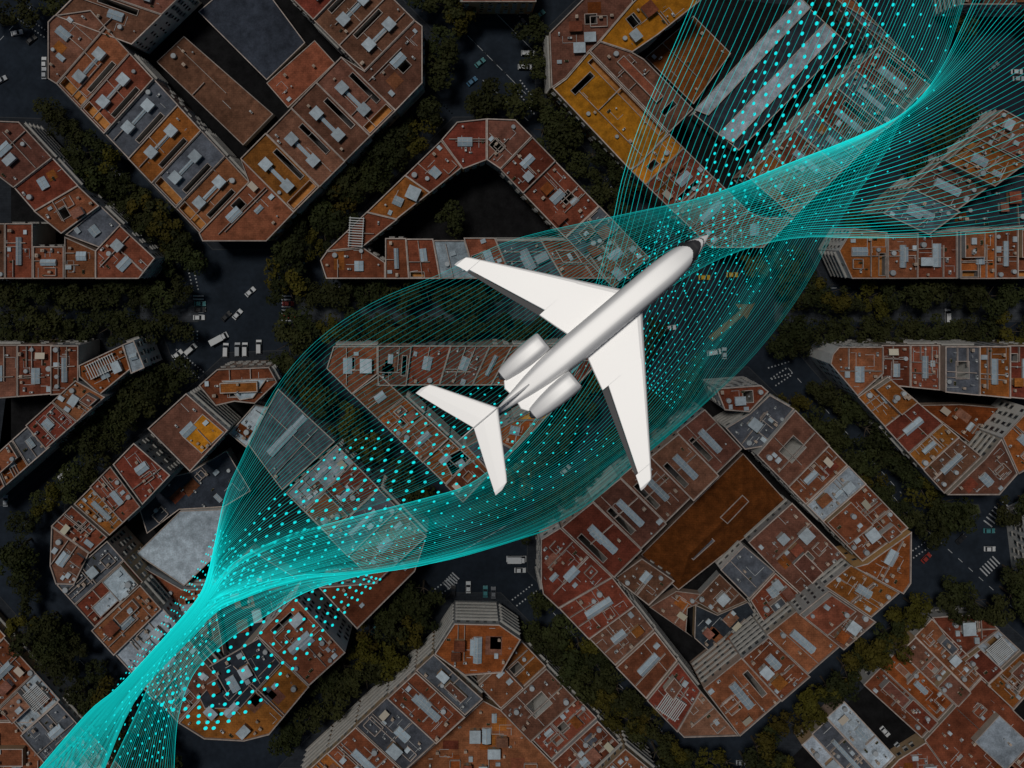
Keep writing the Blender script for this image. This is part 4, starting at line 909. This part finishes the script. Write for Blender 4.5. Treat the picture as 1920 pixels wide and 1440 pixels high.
def filaments(root, sh, n, width, t0=0.0, t1=1.0, steps=80, bright=(), wf=None, gl=None):
    for i in range(n):
        a = i / (n - 1); pts = []; rad = []
        for k in range(steps + 1):
            t = t0 + (t1 - t0) * k / steps; p = sh.at(a, t); pts.append(p - root.location)
            rad.append(width * (wf(a, t) if wf else 1) * .5 * (CAM_H - p.z) / F)
        b = MB(); b.tube(pts, rad, 4, cap=False); o = b.build("filament", GLOW, root, None, True)
        fv = rnd.uniform(.4, 1.25)
        at = o.data.attributes.new("glow", 'FLOAT', 'POINT')
        for k in range(steps + 1):
            g = 4.0 * (gl(a, t0 + (t1 - t0) * k / steps) if gl else .35) * (1.7 if i in bright else fv)
            for q in range(4): at.data[k * 4 + q].value = min(g, 4.0)
def bead(b, p, d, rl, rw):
    d = d.normalized(); n = Vector((-d.y, d.x, 0)).normalized(); up = Vector((0, 0, 1)); base = len(b.v)
    b.v.append(tuple(p + up * rw * .5)); b.v.append(tuple(p - up * rw * .5))
    for k in range(8):
        t = k * math.pi / 4; b.v.append(tuple(p + d * (rl * math.cos(t)) + n * (rw * math.sin(t))))
    for k in range(8):
        i, j = base + 2 + k, base + 2 + (k + 1) % 8
        b.f += [(base, i, j), (base + 1, j, i)]; b.m += [0, 0]
def beads(root, sh, nu, nv, size, asp=1.25, stag=True, keep=lambda s, t: True, name="light_bead"):
    b = MB()
    for j in range(nv):
        t = (j + .5) / nv
        for i in range(nu):
            s = (i + (.5 if not stag or j % 2 else 0.0)) / nu
            if not keep(s, t): continue
            p = sh.at(s, t); q = sh.at(s, min(1, t + .01)); d = (q - p); d.z = 0
            if d.length < 1e-6: continue
            sz = size(s, t) * .5 * (CAM_H - p.z) / F; bead(b, p - root.location, d, sz * asp, sz)
    o = b.build(name, GLOWB, root, None, True); o["kind"] = "stuff"
c0 = P(900, 800, 190)
# upper sheet: rises from the lower left, fans out left of the tail, passes under the jet and opens to the right edge
zU = lambda s, t: 175 + 45 * math.sin(t * 3.1) - 18 * s * math.sin(t * 6.0)
U = Sheet([
    [(70, 1445), (165, 1335), (226, 1284), (330, 1170), (378, 1108), (400, 1032), (422, 930), (458, 850), (508, 742), (590, 642), (700, 567), (830, 512), (960, 450), (1160, 404), (1330, 366), (1480, 306), (1620, 250), (1706, 202), (1770, 120), (1830, -10)],
    [(80, 1445), (172, 1338), (230, 1286), (334, 1172), (382, 1108), (402, 1036), (440, 950), (490, 872), (560, 790), (650, 715), (770, 640), (890, 570), (1020, 490), (1170, 430), (1330, 380), (1490, 318), (1620, 262), (1712, 206), (1810, 130), (1925, 20)],
    [(95, 1445), (180, 1342), (233, 1288), (340, 1175), (386, 1112), (408, 1046), (462, 985), (530, 915), (620, 845), (720, 780), (840, 705), (960, 620), (1080, 530), (1200, 460), (1340, 400), (1490, 350), (1620, 300), (1730, 255), (1830, 205), (1930, 150)],
    [(115, 1445), (190, 1346), (238, 1290), (345, 1178), (390, 1116), (420, 1062), (480, 1020), (560, 975), (650, 925), (760, 860), (880, 780), (1000, 690), (1110, 590), (1220, 510), (1350, 445), (1490, 405), (1620, 385), (1730, 365), (1830, 335), (1930, 300)],
    [(135, 1445), (200, 1350), (243, 1292), (350, 1182), (396, 1118), (435, 1068), (500, 1030), (580, 995), (680, 955), (790, 915), (910, 850), (1020, 755), (1130, 640), (1240, 550), (1360, 480), (1490, 446), (1620, 446), (1730, 444), (1830, 438), (1930, 428)]], zU, False)
rU = thing("light_ribbon", "upper cyan sheet of glowing lines fanning left of the tail and right edge", "light wave", tuple(c0), 0, "glowing cyan wave beneath the jet")
filaments(rU, U, 48, 1.2, bright=(0,), wf=lambda a, t: .6 - .06 * min(1, max(0, (t - .15) / .2)) + .10 * min(1, max(0, (t - .55) / .2)), gl=lambda a, t: ramp(t, [(0, .42), (.1, .5), (.24, .9), (.32, .4), (.42, .17), (.58, .17), (.72, .26), (.84, .8), (.9, .5), (1, .36)]))
# lower sheet: dense band below the tail, climbs right of the jet and up to the top edge
zD = lambda s, t: 150 + 35 * math.sin(t * 3.4 + .4) + 16 * s * math.cos(t * 5.0)
D = Sheet([
    [(1305, -12), (1262, 90), (1205, 220), (1168, 330), (1148, 420), (1118, 530), (1070, 660), (1015, 770), (950, 850), (880, 908), (790, 936), (690, 962), (610, 984), (540, 1004), (470, 1036), (430, 1062), (392, 1108), (340, 1172), (236, 1290), (85, 1445)],
    [(1480, -12), (1430, 100), (1370, 220), (1325, 330), (1290, 430), (1240, 545), (1175, 665), (1100, 770), (1020, 850), (930, 908), (830, 950), (725, 984), (640, 1010), (560, 1036), (490, 1062), (440, 1086), (396, 1120), (345, 1180), (241, 1294), (115, 1445)],
    [(1660, -12), (1610, 100), (1550, 220), (1490, 330), (1430, 440), (1365, 560), (1290, 670), (1200, 780), (1105, 860), (1000, 922), (890, 968), (780, 1002), (680, 1030), (590, 1056), (510, 1080), (450, 1104), (398, 1130), (348, 1186), (246, 1300), (150, 1445)],
    [(1750, -12), (1700, 108), (1640, 215), (1575, 315), (1505, 430), (1425, 560), (1340, 675), (1265, 785), (1150, 876), (1050, 952), (930, 1006), (810, 1042), (700, 1066), (600, 1078), (515, 1096), (450, 1120), (402, 1142), (354, 1194), (252, 1306), (185, 1445)],
    [(1812, -12), (1766, 122), (1700, 208), (1655, 295), (1585, 395), (1508, 540), (1412, 668), (1298, 778), (1190, 870), (1090, 955), (960, 1014), (830, 1050), (710, 1070), (610, 1080), (520, 1100), (455, 1124), (406, 1148), (358, 1198), (255, 1310), (195, 1445)]], zD, False)
rD = thing("light_ribbon", "dense cyan band of glowing lines below the tail climbing to top edge", "light wave", tuple(c0), 0, "glowing cyan wave beneath the jet")
filaments(rD, D, 60, 1.15, bright=(0,), wf=lambda a, t: .62 + .06 * min(1, max(0, (t - .5) / .3)), gl=lambda a, t: (1 - .45 * a * (1 if .2 < t < .55 else 0)) * ramp(t, [(0, .34), (.08, .46), (.2, .36), (.3, .24), (.48, .25), (.58, .42), (.7, .55), (.82, .8), (.9, .45), (1, .4)]))
# small sheet at the lower left, crossing under the others
zE = lambda s, t: 140 + 25 * t + 10 * s
E = Sheet([[(205, 1445), (252, 1345), (312, 1218), (368, 1142), (450, 1105), (560, 1079), (690, 1072), (840, 1050), (1010, 1000)],
           [(262, 1445), (292, 1340), (338, 1240), (398, 1170), (478, 1126), (566, 1094), (680, 1076), (825, 1052), (1020, 996)],
           [(326, 1445), (334, 1345), (364, 1262), (425, 1202), (502, 1152), (574, 1110), (672, 1080), (810, 1056), (1030, 992)]], zE, False)
rE = thing("light_ribbon", "small cyan sheet of glowing lines at lower left by orange corner roof", "light wave", tuple(c0), 0, "glowing cyan wave beneath the jet")
filaments(rE, E, 30, .72, bright=(0, 29), steps=50, gl=lambda a, t: ramp(t, [(0, .32), (.3, .42), (.6, .55), (.85, .4), (1, .15)]))
# beads of light
K1 = Sheet([[(1500, -10), (1430, 110), (1360, 240), (1300, 340), (1235, 420), (1165, 520)], [(1590, -10), (1510, 120), (1430, 250), (1370, 360), (1300, 450), (1215, 560)], [(1690, -10), (1620, 120), (1540, 240), (1460, 350), (1380, 450), (1290, 560)],
            [(1805, -10), (1780, 130), (1735, 250), (1660, 350), (1560, 440), (1420, 550)]], lambda s, t: 165 + 20 * t, False)
beads(rD, K1, 10, 36, lambda s, t: 2.2 + 4.6 * math.sin(math.pi * min(1, .25 + s * .75)) * (1 - t) ** .7, 1.35)
K1b = Sheet([[(1235, 420), (1200, 520), (1190, 620), (1200, 720)], [(1340, 440), (1290, 540), (1250, 640), (1230, 740)], [(1500, 470), (1420, 560), (1340, 660), (1260, 770)]], lambda s, t: 160, False)
beads(rD, K1b, 11, 26, lambda s, t: 2.2 - .7 * s, 1.8)
K2 = Sheet([[(392, 1092), (480, 970), (600, 868), (720, 796), (850, 742), (985, 705)], [(420, 1098), (520, 1010), (650, 930), (780, 860), (910, 800), (1040, 750)], [(470, 1098), (590, 1044), (720, 985), (860, 925), (990, 865), (1110, 800)], [(500, 1130), (640, 1078), (770, 1040), (880, 1000), (1010, 940), (1160, 830)]], lambda s, t: 178 + 8 * s, False)
beads(rU, K2, 10, 40, lambda s, t: 2.1 + 3.4 * math.sin(math.pi * min(1, s + .15)) * math.sin(math.pi * min(1, .18 + t * .8)), 1.45)
K3 = Sheet([[(300, 1325), (380, 1245), (480, 1165), (580, 1105), (680, 1072)], [(360, 1352), (440, 1290), (530, 1210), (620, 1135), (700, 1080)], [(390, 1375), (480, 1330), (575, 1235), (650, 1150), (718, 1084)]], lambda s, t: 150, False)
beads(rE, K3, 5, 26, lambda s, t: 6.6 - 2.6 * t, 1.3)
K4 = Sheet([[(130, 1400), (200, 1310), (270, 1210), (350, 1100), (410, 990)], [(160, 1410), (225, 1310), (290, 1220), (365, 1110), (425, 1000)], [(240, 1425), (270, 1320), (310, 1250), (375, 1150), (450, 1040)], [(310, 1430), (320, 1350), (345, 1280), (400, 1190), (480, 1080)]], lambda s, t: 158, False)
beads(rE, K4, 10, 36, lambda s, t: 2.1 + .9 * s, 1.8)

# ------------------------------------------------------------------ the white business jet
ZP = 305.0; KJ = (CAM_H - ZP) / F
JET = mat("jet_paint", (.96, .96, .96), .48, metal=.12, spec=1.0, coat=1.0)
JDARK = mat("control_surface_grey", (.10, .10, .105), .55, spec=.3)
JGLASS = mat("cockpit_glass", (.035, .036, .04), .3, spec=.4)
JMET = mat("bare_metal", (.55, .55, .56), .4, metal=1.0)
JIN = mat("intake_dark", (.01, .01, .012), .8)
HX, HY = .767, .642; hd_ang = math.atan2(HY, HX)
jc = P(1328 - .767 * 300, 443 + .642 * 300, ZP)
to_cam = (Vector((0, 0, CAM_H)) - jc).normalized(); up_j = (to_cam + sd).normalized()       # a gentle bank
jet = thing("business_jet", "white twin-engine business jet with T-tail flying over the city", "airplane", tuple(jc))
fw_j = (Vector((HX, HY, 0)) - up_j * up_j.dot(Vector((HX, HY, 0)))).normalized()
jet.rotation_euler = Matrix((fw_j, up_j.cross(fw_j), up_j)).transposed().to_euler()
def J(a, b_, z=0.0): return ((300 - a) * KJ, -b_ * KJ, z * KJ)
RAD = [(0, .4, 12), (4, 3, 10.6), (10, 6.2, 9.2), (20, 10.2, 7.4), (32, 14.4, 5.4), (46, 18.4, 3.6), (62, 22, 2.0), (82, 25, .8), (110, 27.2, 0), (150, 28, 0), (240, 28, 0), (330, 28, 0), (365, 26.6, .8), (400, 23.6, 2.4), (435, 18.8, 5), (470, 12.6, 9), (500, 7.0, 13), (522, 3.0, 16), (530, .5, 18)]
def sq(th, n=4.6):
    """unit superellipse point: a fuselage section with a broad flat crown"""
    c, s = math.cos(th), math.sin(th); k = (abs(c) ** n + abs(s) ** n) ** (-1 / n)
    return s * k, c * k
def rad_at(a):
    for i in range(len(RAD) - 1):
        if RAD[i][0] <= a <= RAD[i + 1][0]:
            f = (a - RAD[i][0]) / (RAD[i + 1][0] - RAD[i][0]); g = f * f * (3 - 2 * f) * .3 + f * .7
            return RAD[i][1] + (RAD[i + 1][1] - RAD[i][1]) * g, RAD[i][2] + (RAD[i + 1][2] - RAD[i][2]) * g
    return RAD[-1][1], RAD[-1][2]
b = MB(); SEG = 40; st_ = [0, 1, 2, 4, 7, 10, 15, 20, 26, 32, 39, 46, 54, 62, 72, 82, 96, 110, 130, 150, 200, 260, 330, 347, 365, 382, 400, 417, 435, 452, 470, 485, 500, 511, 522, 530]
for a in st_:
    r_, zc = rad_at(a)
    for k in range(SEG):
        th = 2 * math.pi * k / SEG; sx_, sz_ = sq(th); b.v.append(J(a, r_ * sx_, zc + r_ * sz_ * .9))
for i in range(len(st_) - 1):
    for k in range(SEG):
        j = (k + 1) % SEG; b.f.append((i * SEG + k, (i + 1) * SEG + k, (i + 1) * SEG + j, i * SEG + j)); b.m.append(0)
b.build("fuselage", JET, jet, None, True)
def patch(name, f1, f2, bmax, m, lift=1.012, a0=5, a1=100):
    b = MB(); da, nb = 1.5, 44; a = a0
    while a < a1:
        for k in range(nb):
            t0_, t1_ = -1.45 + 2.9 * k / nb, -1.45 + 2.9 * (k + 1) / nb; q = []
            r_, _z = rad_at(a + da / 2); bm = r_ * sq((t0_ + t1_) / 2)[0]
            if abs(bm) > bmax or not (f1(bm) < a + da / 2 < f2(bm)): continue
            for aa, tt in ((a, t0_), (a + da, t0_), (a + da, t1_), (a, t1_)):
                r_, zc = rad_at(aa); q.append(J(aa, r_ * lift * sq(tt)[0], zc + r_ * lift * sq(tt)[1] * .9))
            b.face(q)
        a += da
    b.build(name, m, jet, None, True)
patch("windshield", lambda x: 21 + .075 * x * x, lambda x: 42 + .045 * x * x, 23, JGLASS)
patch("nose_trim", lambda x: 13 + .09 * x * x, lambda x: 15.4 + .09 * x * x, 17, JDARK)
b = MB()
for sg in (-1, 1):
    for k in range(12):
        a = 120 + 16 * k; b.face([J(a, sg * 27.9, 8), J(a + 7, sg * 27.9, 8), J(a + 7, sg * 28.4, 0), J(a, sg * 28.4, 0)] if sg < 0 else [J(a, sg * 27.9, 8), J(a, sg * 28.4, 0), J(a + 7, sg * 28.4, 0), J(a + 7, sg * 27.9, 8)])
o = b.build("cabin_window", JGLASS, jet); o["kind"] = "stuff"
def surface(name, sec, m, thick=.09, parent=jet):
    """wing-like solid from sections (b, le, te, z): flat topped with a rounded nose"""
    b = MB(); prof = [(0, 0), (.012, .5), (.04, .82), (.10, 1), (.6, 1), (.985, .9), (1, .75), (1, .35), (.6, -.5), (.1, -.6), (.02, -.4)]
    n = len(prof)
    for bb, le, te, z in sec:
        t = min((te - le) * thick * .5, 4.6 - 3.2 * abs(bb) / 275)
        for x, y in prof: b.v.append(J(le + (te - le) * x, bb, z + y * t))
    flip = sec[-1][0] < 0
    for i in range(len(sec) - 1):
        for k in range(n):
            j = (k + 1) % n; f = (i * n + k, i * n + j, (i + 1) * n + j, (i + 1) * n + k); b.f.append(f if not flip else f[::-1]); b.m.append(0)
    for e, rv in ((0, True), (len(sec) - 1, False)):
        f = tuple(e * n + k for k in range(n)); b.f.append(f[::-1] if (rv != flip) else f); b.m.append(0)
    return b.build(name, m, parent)
for sg in (-1, 1):
    zW = lambda x: -13 + .035 * (x - 20)
    le = lambda x: 187 + (x - 30) * (373 - 187) / 241.0
    W = [(10, 172, 316, zW(10)), (31, 187.5, 321, zW(31)), (60, le(60), 329.5, zW(60)), (92, le(92), 338, zW(92)), (92.6, le(92.6), 324, zW(92.6)), (170, le(170), 354.5, zW(170)), (247, le(247), 385, zW(247)), (247.6, le(247.6), 391, zW(247.6)), (264, le(264), 397, zW(264)), (270, le(270) + 1, 400, zW(270)), (274, le(274) + 16, 401, zW(274))]
    surface("wing", [(sg * x, l, t, z) for x, l, t, z in W], JET)
    surface("aileron", [(sg * x, l, t, z) for x, l, t, z in [(93.5, 325.2, 339, zW(93) - .6), (170, 355.6, 366, zW(170) - .6), (246, 385.8, 391.5, zW(246) - .6)]], JDARK, .12)
    surface("horizontal_stabilizer", [(sg * x, l, t, z) for x, l, t, z in [(.6, 504, 562, 56), (60, 541, 585, 57), (104, 568.5, 601, 58), (113, 575, 604.5, 58.2), (118, 590, 606, 58.3)]], JET)
    # engine nacelle
    b = MB(); pr = [(362, 17.4), (363.5, 18.8), (368, 19.8), (385, 20.6), (410, 20), (435, 17.6), (455, 14.4), (464, 12.5)]
    for a, r_ in pr:
        for k in range(24):
            th = 2 * math.pi * k / 24; sx_, sz_ = sq(th, 4.8); b.v.append(J(a, sg * 46 + r_ * sx_ * sg, 8 + r_ * sz_))
    for i in range(len(pr) - 1):
        for k in range(24):
            j = (k + 1) % 24; f = (i * 24 + k, (i + 1) * 24 + k, (i + 1) * 24 + j, i * 24 + j); b.f.append(f if sg > 0 else f[::-1]); b.m.append(0)
    en = b.build("engine", JET, jet, None, True)
    b = MB(); b.tube([J(361.6, sg * 46, 8), J(365, sg * 46, 8)], [15.4 * KJ, 15.4 * KJ], 20); b.build("intake", JIN, en)
    b = MB(); b.tube([J(361.2, sg * 46, 8), J(363.2, sg * 46, 8)], [16.4 * KJ, 17.4 * KJ], 20, cap=False); b.build("intake_lip", JMET, en)
    b = MB(); b.tube([J(458, sg * 46, 8), J(466, sg * 46, 8), J(472, sg * 46, 8)], [10.6 * KJ, 8.5 * KJ, 3 * KJ], 16); b.build("exhaust", JMET, en)
    surface("pylon", [(sg * x, l, t, z) for x, l, t, z in [(12, 370, 474, 12), (24, 368, 476, 12), (36, 368, 468, 12)]], JET, .05)
# fin, bullet fairing and tail spike
b = MB()
lo = [(430, 20), (530, 14), (562, 54), (508, 56)]
for w_ in (1,):
    L_ = [J(a, -1.4, z) for a, z in lo]; Rr = [J(a, 1.4, z) for a, z in lo]
    b.face(L_); b.face(Rr[::-1])
    for i in range(4): j = (i + 1) % 4; b.face([L_[j], L_[i], Rr[i], Rr[j]])
b.build("tail_fin", JET, jet)
b = MB(); b.tube([J(500, 0, 59), J(515, 0, 60), J(560, 0, 60), J(585, 0, 59), J(604, 0, 58)], [.3 * KJ, 1.3 * KJ, 1.2 * KJ, .9 * KJ, .3 * KJ], 10); b.build("tail_bullet", JET, jet, None, True)
